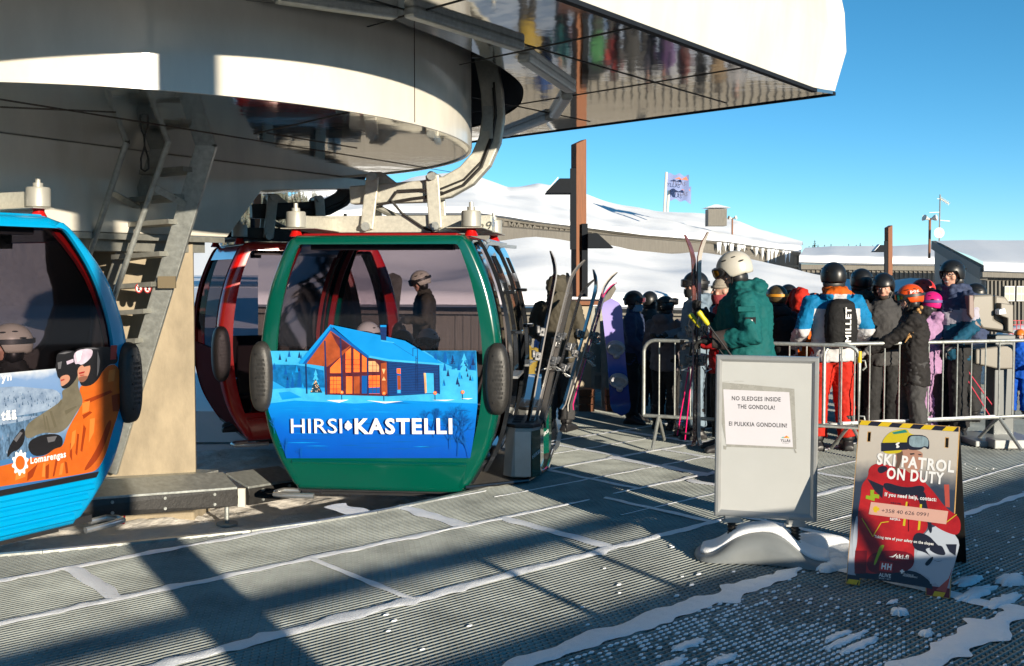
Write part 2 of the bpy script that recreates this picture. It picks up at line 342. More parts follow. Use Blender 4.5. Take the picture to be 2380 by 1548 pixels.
for q in ((2090, 1427, .05, .04, .03, 1), (2152, 1475, .045, .03, .02, 2), (1965, 1490, .20, .024, .012, 3), (2000, 1500, .16, .028, .012, 4), (1950, 1478, .12, .02, .012, 5), (2075, 1400, .05, .02, .01, 6),
          (1680, 1535, .1, .03, .015, 7), (1600, 1500, .12, .03, .015, 8), (2270, 1380, .22, .05, .02, 9), (2330, 1398, .2, .045, .018, 10), (2350, 1352, .12, .07, .035, 11), (1945, 1305, .14, .07, .05, 12), (1925, 1325, .08, .05, .04, 13), (1560, 1545, .1, .03, .015, 14), (2150, 1360, .05, .04, .05, 15), (2250, 1352, .14, .05, .02, 16)):
    patch(*q)
struct(sn.build('snow_drift', snow_fine, smooth=True, angle=80), 'stuff')
cr = MB(); oct_ = [(-1, 0), (0, -1), (1, 0), (0, 1)]
for tu, vv, q in SP:
    for (u, p) in zip(tu, q):
        if not (1.7 < vv < 4.6): continue
        den = (.95 if 2.35 < vv < 3.38 and u < 4.95 else .16 if vv < 3.5 else .012)*max(0, min(1, .75+1.5*nz(u*1.3, vv*2.2, 1, 7)))
        if 4.6 < u and vv > 2.35 and vv < 3.4: den *= .4
        if random.random() < den:
            r = .007+.007*random.random(); c = Vector((p[0], p[1], -.001)); e = [c+A*(r*1.9*a)+B*(r*.85*b) for a, b in oct_]
            h = [c+A*(r*1.2*a)+B*(r*.5*b)+Vector((0, 0, r*.55)) for a, b in oct_]; cr.loft([e, h], caps=False); cr.f.append(tuple(len(cr.v)-4+i for i in range(4))); cr.m.append(0)
struct(cr.build('snow_crumbs', snow_fine, smooth=True, normals=False, angle=80), 'stuff')
# far deck behind the cabins
g = MB(); g.prism([Vector(q) for q in ((-7, 13.2, .0), (.6, 13.2, .0), (.6, 18, .0), (-7, 18, .0))], (0, 0, -.4)); struct(g.build('far_deck', snow_m))
# ================================================================ lift station
st = thing('lift_station', 'white lift station with a round drum, a mirror-like soffit and a big overhanging canopy', 'lift station')
ZB = 2.83; DC = Vector((-3.2, 8.65, 0)); DA, DB = 2.86, 3.08
def drum(t, k=1.0): return Vector((DC.x+DA*k*math.cos(t), DC.y+DB*k*math.sin(t), 0))
N = 128; rim = [drum(2*math.pi*i/N) for i in range(N)]
g = MB(); g.loft([[q+Vector((0, 0, z)) for q in rim] for z in (ZB-.012, ZB, ZB+.35, ZB+.8, 4.35)], caps=False)
inner = [drum(2*math.pi*i/N, .992) for i in range(N)]
g.loft([[q+Vector((0, 0, ZB-.012)) for q in rim], [q+Vector((0, 0, ZB-.012)) for q in inner], [q+Vector((0, 0, ZB+.01)) for q in inner]], caps=False)
g.build('drum_skirt', white_paint, st, smooth=True, angle=50)
g = MB(); g.prism([q+Vector((0, 0, ZB)) for q in [drum(2*math.pi*i/N, .993) for i in range(N)]], (0, 0, .03)); g.build('drum_soffit', soffit_metal, st)
sm = MB()
for x in (812,):
    p = gz(x, 262, ZB); sm.box(p+Vector((-.004, -.012, .75)), (.006, .02, 1.5))
for a, b in (((0, 232), (1050, 400)), ((590, 312), (812, 262)), ((0, 250), (270, 262)), ((620, 310), (830, 345))):
    sm.bar(gz(*a, ZB-.003), gz(*b, ZB-.003), .008, .004)
for i in range(-4, 20, 2):
    t = -R(118)+R(15)*i; p = drum(t, 1.0); sm.box(Vector((p.x, p.y, ZB+.75)), (.007, .007, 1.5)) if i != 4 else None
sm.build('panel_joint', M('joint', (.05, .03, .02), .8), st)
# canopy
ZC = 3.40; K0 = gz(1890, 208, ZC); K = gz(1940, 215, ZC); Bk = gz(1165, 318, ZC); Fr = gz(1325, 0, ZC)
fd = (Fr-K0).normalized(); bd = (Bk-K).normalized(); W = Vector((0, 0, 1))
outer = [K0, K, K+bd*12, K0+fd*13+bd*10, K0+fd*13]
hole = [gz(x, y, ZC) for x, y in ((813, 20), (956, 58), (1075, 105), (1156, 147), (1205, 184), (1217, 211), (1205, 243), (1162, 270), (1098, 293))]
hole += [Vector(q) for q in ((-1.4, 12.6, ZC), (-3, 13.1, ZC), (-5, 12.5, ZC), (-6.4, 10.6, ZC), (-6.6, 8.5, ZC), (-5.7, 6.6, ZC), (-4.2, 5.8, ZC), (-2.5, 5.85, ZC))]
def smooth_loop(pts, n=4):
    out = []; L = len(pts)
    for i in range(L):
        p0, p1, p2, p3 = pts[i-1], pts[i], pts[(i+1) % L], pts[(i+2) % L]
        for k in range(n):
            t = k/n; out.append(.5*((2*p1)+(p2-p0)*t+(2*p0-5*p1+4*p2-p3)*t*t+(3*p1-p0-3*p2+p3)*t**3))
    return out
hole = smooth_loop(hole)
me = bpy.data.meshes.new('canopy_soffit'); bm = bmesh.new()
for loop in (outer, hole):
    vs = [bm.verts.new(q) for q in loop]
    for i in range(len(vs)): bm.edges.new((vs[i], vs[(i+1) % len(vs)]))
bmesh.ops.triangle_fill(bm, use_beauty=True, edges=bm.edges[:]); bm.to_mesh(me); bm.free()
o = put('canopy_soffit', me, st, [soffit_metal])
sd = o.modifiers.new('thick', 'SOLIDIFY'); sd.thickness = .03; sd.offset = 0
g = MB(); g.loft([[q+W*z for q in hole] for z in (-.016, .02, .9)], caps=False); g.prism([q+W*.9 for q in hole], (0, 0, .05)); g.build('drum_recess', blackm, st, smooth=True)
# canopy walls: front wall, bulged end cap, far end
fn = Vector((fd.y, -fd.x, 0)); fn = fn if fn.y < 0 else -fn
def up(x, y, Y): return at(x, y, Y)
in_b = K0+W*.02; in_m = at(1925, 60, K0.y+.1); in_t = at(1912, -60, K0.y+.12); in_tt = in_t+W*2.2
ou_b = K+W*.01; ou_m = at(1967, 120, K.y+.12); ou_u = at(1963, 30, K.y+.15); ou_t = at(1948, -40, K.y+.15); ou_tt = ou_t+W*2.2
g = MB(); L = fd*13
g.grid([[q, q+L] for q in (in_b, in_m, in_t, in_tt)])
g.build('canopy_front', white_paint, st, normals=False)
sj = MB()
for s in (1.6, 4.2): sj.bar(K0+fd*s+fn*.003+W*.05, K0+fd*s+fn*.003+W*2.0+(in_m-in_b)*0, .006, .004, fn)
sj.build('wall_joint', M('joint3', (.30, .27, .22), .6), st)
g = MB(); g.grid([[in_b, ou_b], [in_m*.55+in_b*.45, ou_m], [in_m, ou_u], [in_t, ou_t], [in_tt, ou_tt]]); g.build('canopy_end_cap', white_paint, st, smooth=True, angle=80)
g = MB(); g.grid([[q, q+bd*12] for q in (ou_b, ou_m, ou_u, ou_t, ou_tt)]); g.build('canopy_end', white_paint, st, smooth=True)
g = MB(); g.prism([in_tt, ou_tt, ou_tt+bd*12, in_tt+L+bd*12, in_tt+L], (0, 0, .1)); g.build('canopy_roof', white_paint, st)
g = MB(); g.bar(K0-fn*-.012+W*-.012, K0+L-fn*-.012+W*-.012, .05, .03); g.bar(K+W*-.01, K+bd*12+W*-.01, .04, .03); g.build('canopy_drip_rail', dark_steel, st)
jn = MB()
for t in (.18, .42, .6):
    a = K0+(K-K0)*.5+bd*0; p = gz(1890, 208, ZC-.018)+fd*(7*t); jn.bar(p, p+bd*7*(1-.2*t), .012, .004)
q = gz(1700, 165, ZC-.018); jn.bar(K0+bd*.9+W*-.018, K0+bd*.9+fd*9+W*-.018, .012, .004); jn.bar(K0+bd*2.6+W*-.018, K0+bd*2.6+fd*3+W*-.018, .012, .004)
jn.build('soffit_joint', M('joint2', (.03, .028, .025), .7), st)
gl = [((640, -8), (921, 32)), ((951, 27), (1208, 108)), ((1216, 133), (1327, 208)), ((1318, 222), (1288, 268)), ((1278, 272), (1172, 312))]
ZG = 3.36
for a, b in gl:
    g = MB(); g.bar(gz(*a, ZG), gz(*b, ZG), .10, .07); g.build('guide_channel', galv, st, bevel=.02)
# machine housing on the station axis, its concrete pillar, the grating walkway
P0 = Vector((-3.82, 7.7, 0)); ax = Vector((2.36, 4.36, 0)); ax_n = ax.normalized(); back = Vector((-ax_n.y, ax_n.x, 0))
def hp(u, z): return P0+ax*u+W*z
face = [hp(-1.2, 2.12), hp(.478, 2.12), hp(.574, 2.59), hp(1.05, 2.79), hp(1.05, ZB-.001), hp(-1.2, ZB-.001)]
g = MB(); g.prism(face, back*3.0); g.build('machine_housing', white_paint, st, bevel=.01)
g = MB(); g.bar(hp(-1.2, 2.09)-back*-.02, hp(.47, 2.09)-back*-.02, .05, .05); g.bar(hp(-1.2, 2.02)+back*.25, hp(.44, 2.02)+back*.25, .3, .1); g.build('housing_beam', galv_dark, st)
tl = Vector((-.29, .957, 0)); pr = Vector((.957, .29, 0)); q = Vector((-2.93, 9.5, 0))
g = MB(); g.prism([q+W*-.4, q-pr*1.05+W*-.4, q-pr*1.05+W*2.09, q+W*2.09], tl*1.3); g.build('concrete_pillar', concrete, st, bevel=.012)
g = MB(); g.prism([Vector(v) for v in ((-4.6, 9.5, -.06), (-3.0, 9.05, -.06), (-2.75, 9.6, -.06), (-4.6, 9.9, -.06))], (0, 0, -.04)); g.build('service_walkway', galv, st)
# off to the right, outside the photograph: a boarded railing with one top rail and a tall roof post beside it (they throw the long shade over the deck)
a3 = Vector((.745, .667, 0)); off = -SH_DIR*5.0; e0 = Vector((0, 5.02, 0))+off
t_ = math.tan(SUN_EL)
rf = thing('boarded_railing', 'grey boarded railing with a single top rail beside the deck', 'railing')
g = MB(); g.prism([e0+a3*-2.4+W*0, e0+a3*9+W*0, e0+a3*9+W*5.0*t_, e0+a3*-2.4+W*5.0*t_], Vector((.667, -.745, 0))*.04); g.build('board_panel', grey_w, rf)
g = MB(); z0, z1 = (5+1.09)*t_, (5+1.46)*t_; g.bar(e0+a3*-2.4+W*(z0+z1)/2, e0+a3*2.28+W*(z0+z1)/2, .05, z1-z0); g.build('top_rail', grey_w, rf)
for s in (-1.02, .55, 1.25, 2.26):
    g = MB(); g.bar(e0+a3*s+W*0, e0+a3*s+W*(z0+.01), .045, .045); g.build('post', galv, rf)
g = MB(); c = gz(500, 1400)-SH_DIR*8.0; g.box(c+W*3.4, (.27, .27, 6.8)); tag(g.build('roof_post', galv, bevel=.01), 'grey steel roof post behind the boarded railing', 'post')
# ================================================================ background
def snow_roof(name, parent, eave, ridge, thick=.5, nu=60, nv=16, amp=.25, over=.5, seed=0):
    """snow blanket between an eave line and a ridge line, rounded over the eave"""
    def along(pl, t):
        t *= len(pl)-1; i = min(int(t), len(pl)-2); f = t-i; return pl[i]*(1-f)+pl[i+1]*f
    rows = []; g = MB()
    for i in range(nu+1):
        a = along(eave, i/nu); b = along(ridge, i/nu); d = (a-b); d.z = 0; d = d.normalized(); row = []
        row.append(a+W*-.02+d*(-.1))
        th = thick*(1+.30*nz(a.x*.12, 0, 1, seed)+.10*nz(a.x*.9, 0, 1, seed))
        for ang in (0, 30, 60, 90): row.append(a+d*(over*math.cos(R(ang)))+W*(th*(.15+.85*math.sin(R(ang)))))
        for j in range(1, nv+1):
            f = j/nv; p = a*(1-f)+b*f+W*th*(1-.2*f); row.append(p+W*amp*nz(p.x*.16, p.y*.16, 1, seed+2)*min(1, f*3)+W*amp*.16*nz(p.x*.6, p.y*.6, 1, seed+3))
        rows.append(row)
    g.grid(rows); return g.build(name, snow_m, parent, smooth=True, angle=85)
def wall_px(mb, pts, m=0, depth=.3):                                # wall outline through photo points at given depths, given thickness
    q = [at(x, y, Y) for x, y, Y in pts]; mb.prism(q, (0, depth, 0), m); return mb
# low lodge with a deep snow roof close behind the queue
lo = thing('snowed_in_lodge', 'low grey boarded lodge almost hidden under one smooth deep snow roof', 'building')
eave = [at(x, y, Y) for x, y, Y in ((600, 712, 33), (1250, 712, 33), (1420, 716, 33.5), (1700, 722, 34), (1900, 722, 34.5), (2150, 724, 35))]
ridge = [at(x, y, Y) for x, y, Y in ((600, 594, 40), (1000, 592, 40), (1245, 584, 41), (1420, 600, 42), (1620, 618, 43), (1800, 648, 44), (2150, 672, 46))]
snow_roof('roof_snow', lo, eave, ridge, .5, amp=.6, over=.6, seed=5)
g = MB(); wall_px(g, [(600, 716, 33.4), (1900, 726, 34.9), (2150, 728, 35.4), (2150, 905, 35.4), (600, 905, 33.4)]); WL = g
g = MB(); wall_px(g, [(600, 711, 33.1), (1900, 721, 34.6), (2150, 723, 35.1), (2150, 738, 35.1), (1900, 736, 34.6), (600, 727, 33.1)], 0, .12); g.build('fascia', grey_w2, lo)
g = WL
for i in range(58): x = 1060+i*18.5; Y = 33.3+(x-600)/1550*2.0; g.bar(at(x, 728, Y), at(x, 880, Y), .04, .05, m=1)
g.build('wall', [grey_w, grey_w2], lo)
# long building behind it, its roof under drifts
lb = thing('long_lodge', 'long grey timber lodge with lattice frieze under a humped snow roof', 'building')
def YL(x): return 42+(x-700)/1170*22
ev = [(1020, 489), (1110, 500), (1180, 509), (1255, 521), (1340, 531), (1420, 541), (1500, 551), (1600, 559), (1690, 566), (1770, 578), (1862, 588)]
snow = [at(x, y, YL(x)) for x, y in ev]
rd = [(720, 492), (830, 462), (960, 425), (1088, 420), (1180, 452), (1250, 444), (1300, 450), (1420, 478), (1560, 497), (1650, 512), (1720, 520), (1780, 540), (1868, 574)]
g = MB()
top = [at(x, y, YL(x)+16) for x, y in rd]
ev2 = [(700, 505), (800, 510), (900, 500)]+ev[1:]
snow_roof('roof_snow', lb, [at(x, y-2, YL(x)-.4) for x, y in ev2], top, .36, nu=140, nv=22, amp=.5, over=.35, seed=11)
for cx_, cy_, rx_, rz_ in ((1088, 436, 3.2, 1.3), (1262, 452, 2.6, .9), (1440, 486, 2.4, .8), (1740, 532, 3.0, .9)):
    pass
g = MB(); wall_px(g, [(900, 505, YL(900))]+[(x, y-4, YL(x)) for x, y in ev]+[(1862, 640, YL(1862)), (900, 660, YL(900))], 0, .5); WL = g
g = MB(); wall_px(g, [(x, y-4, YL(x)-.25) for x, y in ev]+[(x, y+5, YL(x)-.25) for x, y in reversed(ev)], 0, .2); g.build('fascia', grey_w2, lb)
g = MB()
def eavey(x):
    for (x0, y0), (x1, y1) in zip(ev, ev[1:]):
        if x0 <= x <= x1: return y0+(y1-y0)*(x-x0)/(x1-x0)
    return ev[-1][1]
for i in range(46):
    x = 1110+i*12.2; y = eavey(x); Y = YL(x)-.15; g.bar(at(x, y+5, Y), at(x, y+34, Y), .09, .06)
    if i % 3 != 2: g.bar(at(x+1, y+6, Y), at(x+11, y+29, Y), .06, .06); g.bar(at(x+11, y+6, Y), at(x+1, y+29, Y), .06, .06)
wall_px(g, [(x, y+29, YL(x)-.2) for x, y in ev]+[(x, y+34, YL(x)-.2) for x, y in reversed(ev)], 0, .1); g.build('lattice_frieze', grey_w2, lb)
g = WL
for i in range(16): x = 1690+i*11; g.bar(at(x, eavey(x)+8, YL(x)-.1), at(x, 630, YL(x)-.1), .08, .06, m=1)
g.build('wall', [grey_w, grey_w2], lb)
ic = MB(); random.seed(5)
for i in range(44):
    x = 1668+random.random()*170; l = 5+random.random()**2*26+(24 if abs(x-1783) < 5 else 0); p = at(x, eavey(x)-1, YL(x)-.9)
    ic.tube([p, p-W*(l*.5/2400*YL(x)), p-W*(l/2400*YL(x))], [.07, .04, .006], 6)
ic.build('icicle_row', M('ice', (.85, .88, .9), .15), lb, smooth=True)['kind'] = 'stuff'
vh = thing('roof_vent', 'small grey vent house standing on the long lodge roof', 'vent', group=None)
g = MB(); p = at(1664, 512, 62); g.box(p+W*.15, (1.1, 1.0, 1.0)); g.build('vent_box', grey_w2, vh); g = MB(); c = p+W*.72; g.loft([[c+Vector((x, y, 0)) for x, y in ((-.75, -.7), (.75, -.7), (.75, .7), (-.75, .7))], [c+Vector((x, y, .22)) for x, y in ((-.1, -.1), (.1, -.1), (.1, .1), (-.1, .1))]]); g.build('vent_cap', snow_m, vh)
def speaker_cluster(x, y, Y, label):
    t = thing('horn_speakers', label, 'loudspeaker'); p = at(x, y, Y); g = MB(); g.tube([p-W*1.2, p+W*.35], .05); g.build('mast', brown_w, t)
    for a in (20, 140, 200, 320):
        d = Vector((math.cos(R(a)), math.sin(R(a)), .1)); g = MB(); g.tube([p+W*.3, p+W*.32+d*.12, p+W*.34+d*.26], [.03, .05, .12], 10); g.build('horn', white_paint, t, smooth=True)
speaker_cluster(1702, 520, 62, 'white horn speakers on the long lodge roof beside the grey vent')
# flags
def flag(x, yt, yb, Y, fx, fy0, fy1, label, sag, seed):
    t = thing('flag', label, 'flag', group='white flags on the roof'); a = at(x, yt, Y); b = at(x-5, yb, Y); g = MB(); g.tube([b, a], .08, 8); g.build('flag_pole', white_paint, t, smooth=True)
    o = at(fx, fy0, Y); h = (fy1-fy0)/2400*Y; L = 50/2400*Y; rows = []
    for i in range(25):
        s = i/24; rows.append([o+Vector((s*L, .07*math.sin(s*9+seed+j*.2)*s, -h*j/8-sag*s*s+.06*math.sin(s*14+j*.5))) for j in range(9)])
    g = MB(); g.grid(rows); f = g.build('flag_cloth', M('flag_cloth', (.18, .23, .42), .8, vary=.1, vscale=3), t, smooth=True)
    fr = Frame(o+Vector((L*.16, -.40, -h*.70)), (1, 0, -.12), (0, 0, 1)); g = MB()
    text(g, fr, 'YLLÄS', (0, 0), (L*.62, 0), h*.26, 0, 0, .01)
    g.add([fr.p(q*L, r*h) for q, r in ((.1, .36), (.3, .5), (.42, .40), (.62, .58), (.72, .36))], [(0, 1, 2, 3, 4)], 1)
    g.build('flag_print', [M('flag_ink', (.05, .05, .10), .6), M('flag_red', (.5, .13, .06), .6)], f)
flag(1556, 420, 492, 60, 1556, 428, 464, 'white flag flying lower and behind on the second pole', .2, 2.0)
flag(1549, 400, 492, 59, 1551, 404, 440, 'white flag flying higher and in front on the taller pole', .1, 0.4)
# middle building
mbd = thing('flat_lodge', 'grey boarded lodge with a long level snow roof left of the gabled house', 'building')
Y0 = 52
snow_roof('roof_snow', mbd, [at(x, y, Y0) for x, y in ((1858, 612), (1960, 614), (2080, 616), (2215, 617))], [at(x, y, Y0+14) for x, y in ((1872, 585), (1960, 583), (2080, 584), (2215, 578))], .42, nu=50, amp=.12, over=.4, seed=21)
g = MB(); wall_px(g, [(1862, 614, Y0+.3), (2230, 618, Y0+.3), (2230, 760, Y0+.3), (1862, 760, Y0+.3)]); WL = g
g = MB(); wall_px(g, [(1862, 614, Y0+.1), (2230, 618, Y0+.1), (2230, 630, Y0+.1), (1862, 626, Y0+.1)], 0, .15); g.build('fascia', grey_w2, mbd)
g = WL
for i in range(34): x = 1866+i*10.8; g.bar(at(x, 628, Y0+.25), at(x, 740, Y0+.25), .05, .06, m=1)
g.build('wall', [grey_w, grey_w2], mbd)
# gabled house on the right
gh = thing('gabled_house', 'grey boarded house with steep snow roof edge and white paned windows', 'building')
g = MB(); Y1 = 30
fe = [at(2284, 632, Y1), at(2340, 634, Y1), at(2460, 638, Y1), at(2620, 640, Y1)]
rg = [at(2172, 572, 46), at(2260, 570, 46), at(2420, 572, 46), at(2620, 574, 46)]
snow_roof('roof_snow', gh, fe, rg, .30, nu=50, amp=.06, over=.3, seed=31)
g = MB(); g.prism([at(2292, 640, Y1+.25), at(2600, 644, Y1+.25), at(2600, 860, Y1+.25), at(2292, 860, Y1+.25)], (0, .3, 0)); WL = g
g = MB(); g.add([at(2292, 640, Y1+.3), at(2172, 574, 46), at(2172, 760, 46), at(2292, 860, Y1+.3)], [(0, 1, 2, 3)]); WS = g
g = MB(); g.prism([at(2284, 632, Y1-.1), at(2600, 640, Y1-.1), at(2600, 651, Y1-.1), at(2284, 644, Y1-.1)], (0, .2, 0)); g.bar(at(2287, 636, Y1+.1), at(2170, 569, 46), .2, .36); g.build('fascia', grey_w2, gh)
for i in range(22): x = 2296+i*9; WL.bar(at(x, 652, Y1+.2), at(x, 800, Y1+.2), .04, .05, m=1)
for i in range(14):
    f = i/14; Y = Y1+.3+(46-Y1)*f; x = 2292-120*f*(Y1/Y)*1.25; WS.bar(at(x, 700, Y), at(x, 640-60*f+6, Y), .05, .05, m=1)
WL.build('front_wall', [grey_w, grey_w2], gh); WS.build('side_wall', [M('grey_boards_lifted', (.30, .275, .24), .8, vary=.3, vscale=5, stretch=(9, 9, .25)), M('grey_trim_lifted', (.34, .315, .28), .8)], gh)  # lighter copy of the boards; its colour makes up for the wall's shade
for wx in (2346, 2374, 2402):
    g = MB(); fr = Frame(at(wx, 700, Y1+.12), (1, 0, 0), (0, 0, 1)); wd, h = .29, .44; gb = MB()
    g.box(fr.O+Vector((0, 0, h/2)), (wd, .04, h)); wn = g.build('window', M('white_frame', (.62, .62, .58), .5), gh)
    for a in (-1, 1):
        for c in (.25, .75): gb.box(fr.O+Vector((a*wd*.235, -.022, h*c)), (wd*.40, .01, h*.42))
    gb.build('pane', M('curtained_pane', (.50, .45, .34), .15), wn)
g = MB(); g.box(at(2311, 704, Y1-.1), (.14, .12, .12)); g.build('flood_light', white_paint, gh); g = MB(); g.box(at(2338, 707, Y1-.1), (.12, .12, .14)); g.build('flood_light', white_paint, gh)
# mast with aerial and dish
an = thing('aerial_mast', 'thin mast carrying a tv aerial and a pale round dish above the gabled house', 'antenna'); p = at(2183, 560, 40); g = MB()
top_ = at(2185, 452, 40); g.tube([p, top_], .025, 6)
g.bar(at(2185, 461, 40), at(2206, 474, 40), .03, .03); g.bar(at(2160, 494, 40), at(2185, 493, 40), .02, .02); g.bar(at(2185, 512, 40), at(2207, 514, 40), .05, .03); g.bar(at(2178, 462, 40), at(2185, 462, 40), .02, .02)
for i in range(6): q = at(2187+i*3.4, 462+i*2.1, 40); g.bar(q+Vector((0, -.2, 0)), q+Vector((0, .2, 0)), .012, .012); g.bar(q-W*.08, q+W*.08, .012, .012)
g.build('mast', galv_dark, an)
g = MB(); c = at(2183, 541, 39.7); g.loft([[c+Vector((r*math.cos(t), y, r*math.sin(t)))for t in [2*math.pi*i/24 for i in range(24)]] for r, y in ((.01, .06), (.1, .03), (.19, 0), (.2, .0), (.19, .03), (.02, .09))]); g.build('dish', M('dish', (.55, .53, .48), .5), an, smooth=True)
speaker_cluster(2161, 528, 40, 'white horn speakers on a brown post left of the round dish')
ct = thing('roof_tank', 'small dark tank on the level snow roof', 'tank'); g = MB(); p = at(2007, 577, 66); g.tube([p-W*.5, p+W*.12], .36, 14); g.build('tank_body', dark_steel, ct, smooth=True)
# spruces
spruce_m = M('spruce_needles', (.03, .05, .035), .8, vary=.5, vscale=3, vcol=(.012, .022, .02)); frost = M('frosted_needles', (.20, .21, .17), .8, vary=.6, vscale=.6, vcol=(.055, .065, .04))
def spruce_mb(p, h, mb, rnd):
    mb.tube([p, p+W*h], [h*.02, h*.004], 5, 1)
    n = 9
    for i in range(n):
        z = h*(.12+.86*i/n); r = h*.17*(1-i/n)**.8+h*.015; k = 7; c = p+W*z
        for j in range(k):
            a = 2*math.pi*(j+rnd.random()*.7)/k; rr = r*(.8+.7*rnd.random()); d = Vector((math.cos(a), math.sin(a), 0)); s = Vector((-d.y, d.x, 0))*rr*.33
            t = c+d*rr-W*rr*.45; mb.add([c+W*h*.06, t+s, t-s], [(0, 1, 2)], 0)
rnd = random.Random(4)
for i, (x, yt) in enumerate(((1893, 556), (1901, 566), (1916, 567), (1931, 565), (1961, 569), (1972, 565), (1990, 567), (1999, 563), (2028, 568), (1880, 570), (2042, 570), (2118, 569), (1888, 568), (1925, 572))):
    Y = 130; p = at(x, 600, Y); h = at(x, yt, Y).z-p.z; m = MB(); spruce_mb(Vector((0, 0, 0)), h, m, rnd); t = m.build('spruce_tree', [spruce_m, brown_w], None, normals=False); t.location = p
    tag(t, ['tallest dark spruce on the skyline at the end of the long lodge roof' if i == 0 else 'small dark spruce on the skyline above the level snow roof'][0], 'tree', 'spruces on the skyline')
# hill with frosted forest, left of the long lodge
hl = [(300, 560), (430, 520), (560, 470), (620, 452), (700, 462), (780, 484), (840, 500), (900, 515), (1000, 560)]
g = MB(); rows = []
for f in (0, .25, .5, .75, 1): rows.append([at(x, 640+(y+6-640)*f, 170+40*f) for x, y in hl])
g.grid(rows); struct(g.build('forest_hill', snow_m, smooth=True))
m = MB(); rnd = random.Random(9)
for i in range(900):
    x = 520+rnd.random()*340; f = .35+.65*rnd.random()**.8
    for (x0, y0), (x1, y1) in zip(hl, hl[1:]):
        if x0 <= x <= x1: yh = y0+(y1-y0)*(x-x0)/(x1-x0)
    p = at(x, 640+(yh+6-640)*f, 168+40*f); spruce_mb(p, 1.7+1.5*rnd.random(), m, rnd)
struct(m.build('frosted_forest', [frost, brown_w], None, normals=False), 'stuff')
hf = MB(); hf.grid([[at(640, 470, 330), at(735, 430, 330), at(800, 436, 330), at(900, 455, 330), at(1060, 510, 330)], [at(640, 640, 300), at(735, 640, 300), at(800, 640, 300), at(900, 640, 300), at(1060, 640, 300)]]); struct(hf.build('far_fell', snow_m, smooth=True))
# timber posts with angled lamps
def lamp_post(x, yt, yb, Y, wd, label, lamps):
    t = thing('lamp_post', label, 'lamp post', group='timber lamp posts'); a = at(x, yt, Y); b = at(x, yb, Y); k = wd/2400*Y
    g = MB(); ang = R(25); Rz = Matrix.Rotation(ang, 3, 'Z'); q = [Rz @ Vector((i*k/2, j*k/2, 0)) for i, j in ((-1, -1), (1, -1), (1, 1), (-1, 1))]
    g.loft([[b+v for v in q], [a+v+W*(k*.35*(1 if v.x > 0 else -.3)) for v in q]]); g.build('timber_post', brown_w, t, bevel=.01)
    for (dx, y0, y1, side, ly) in lamps:
        p0 = at(x+dx, y0, Y-.1); p1 = at(x+dx, y1, Y-.1); g = MB(); g.bar(p1, p0, k*.5, k*.5, (0, 1, 0)); g.build('steel_channel', dark_steel, t)
        c = at(x+dx+side*wd*.2, ly, Y-.12); s = wd/2400*Y; w2, h, dd = s*2.2, s*1.25, s*.9; sx = side; g = MB()
        prof = [(0, .45*h), (.9*w2*.5, .45*h), (w2, -.55*h), (0, -.55*h)] if side < 0 else [(0, .5*h), (.75*w2*.5, .5*h), (w2, -.5*h), (0, -.5*h)]
        g.prism([c+Vector((sx*px, -dd, pz)) for px, pz in prof], (0, dd*2, 0)); lh = g.build('lamp_head', dark_steel, t, bevel=.006)
        if ly < 480 or ly > 570 and yb < 700:
            g = MB(); g.prism([c+Vector((sx*(.5*w2+.0), -dd*.8, .46*h)), c+Vector((sx*w2*.93, -dd*.8, -.42*h)), c+Vector((sx*w2*.93, dd*.8, -.42*h)), c+Vector((sx*.5*w2, dd*.8, .46*h))], (-.0, 0, .02)); g.build('snow_cap', snow_m, lh)
lamp_post(1345, 333, 690, 14.5, 27, 'tall brown timber lamp post rising from the booth left of the queue', [(-13, 392, 580, -1, 432), (14, 520, 690, 1, 560)])
lamp_post(2065, 528, 640, 26, 13, 'small brown timber lamp post far behind the queue, snow on its lamp', [(-6, 560, 640, -1, 577)])
lamp_post(597, 455, 600, 18, 17, 'brown timber lamp post behind the cabins below the drum', [(-10, 480, 600, -1, 540)])
# ================================================================ gondola cabins
HALF = [(.70, -.03), (.80, .12), (.92, .36), (.995, .68), (1.02, 1.0), (.995, 1.34), (.915, 1.70), (.78, 2.02), (.70, 2.10)]
INN = [(.745, .28), (.765, .33), (.81, .50), (.845, .70), (.865, 1.0), (.845, 1.34), (.775, 1.70), (.68, 1.98), (.64, 2.02)]
def fine(pl, n=4):
    pl = [Vector((a, 0, b)) for a, b in pl]; out = []
    for i in range(len(pl)-1):
        p0 = pl[max(i-1, 0)]; p1 = pl[i]; p2 = pl[i+1]; p3 = pl[min(i+2, len(pl)-1)]
        for k in range(n):
            t = k/n; out.append(.5*((2*p1)+(p2-p0)*t+(2*p0-5*p1+4*p2-p3)*t*t+(3*p1-p0-3*p2+p3)*t**3))
    return out+[pl[-1]]
HF = fine(HALF); IF = fine(INN)
def halfw(z):
    for a, b in zip(HF, HF[1:]):
        if a.z <= z <= b.z: return a.x+(b.x-a.x)*(z-a.z)/(b.z-a.z)
    return .7
def ring(h, y, inset=0.0):
    pts = []
    r = [Vector((q.x-inset*(.8 if .0 < i < len(h)-1 else .6), y, q.z+(inset*.7 if i < 2 else -inset*.7 if i > len(h)-4 else 0))) for i, q in enumerate(h)]
    return r+[Vector((-q.x, y, q.z)) for q in reversed(r)]
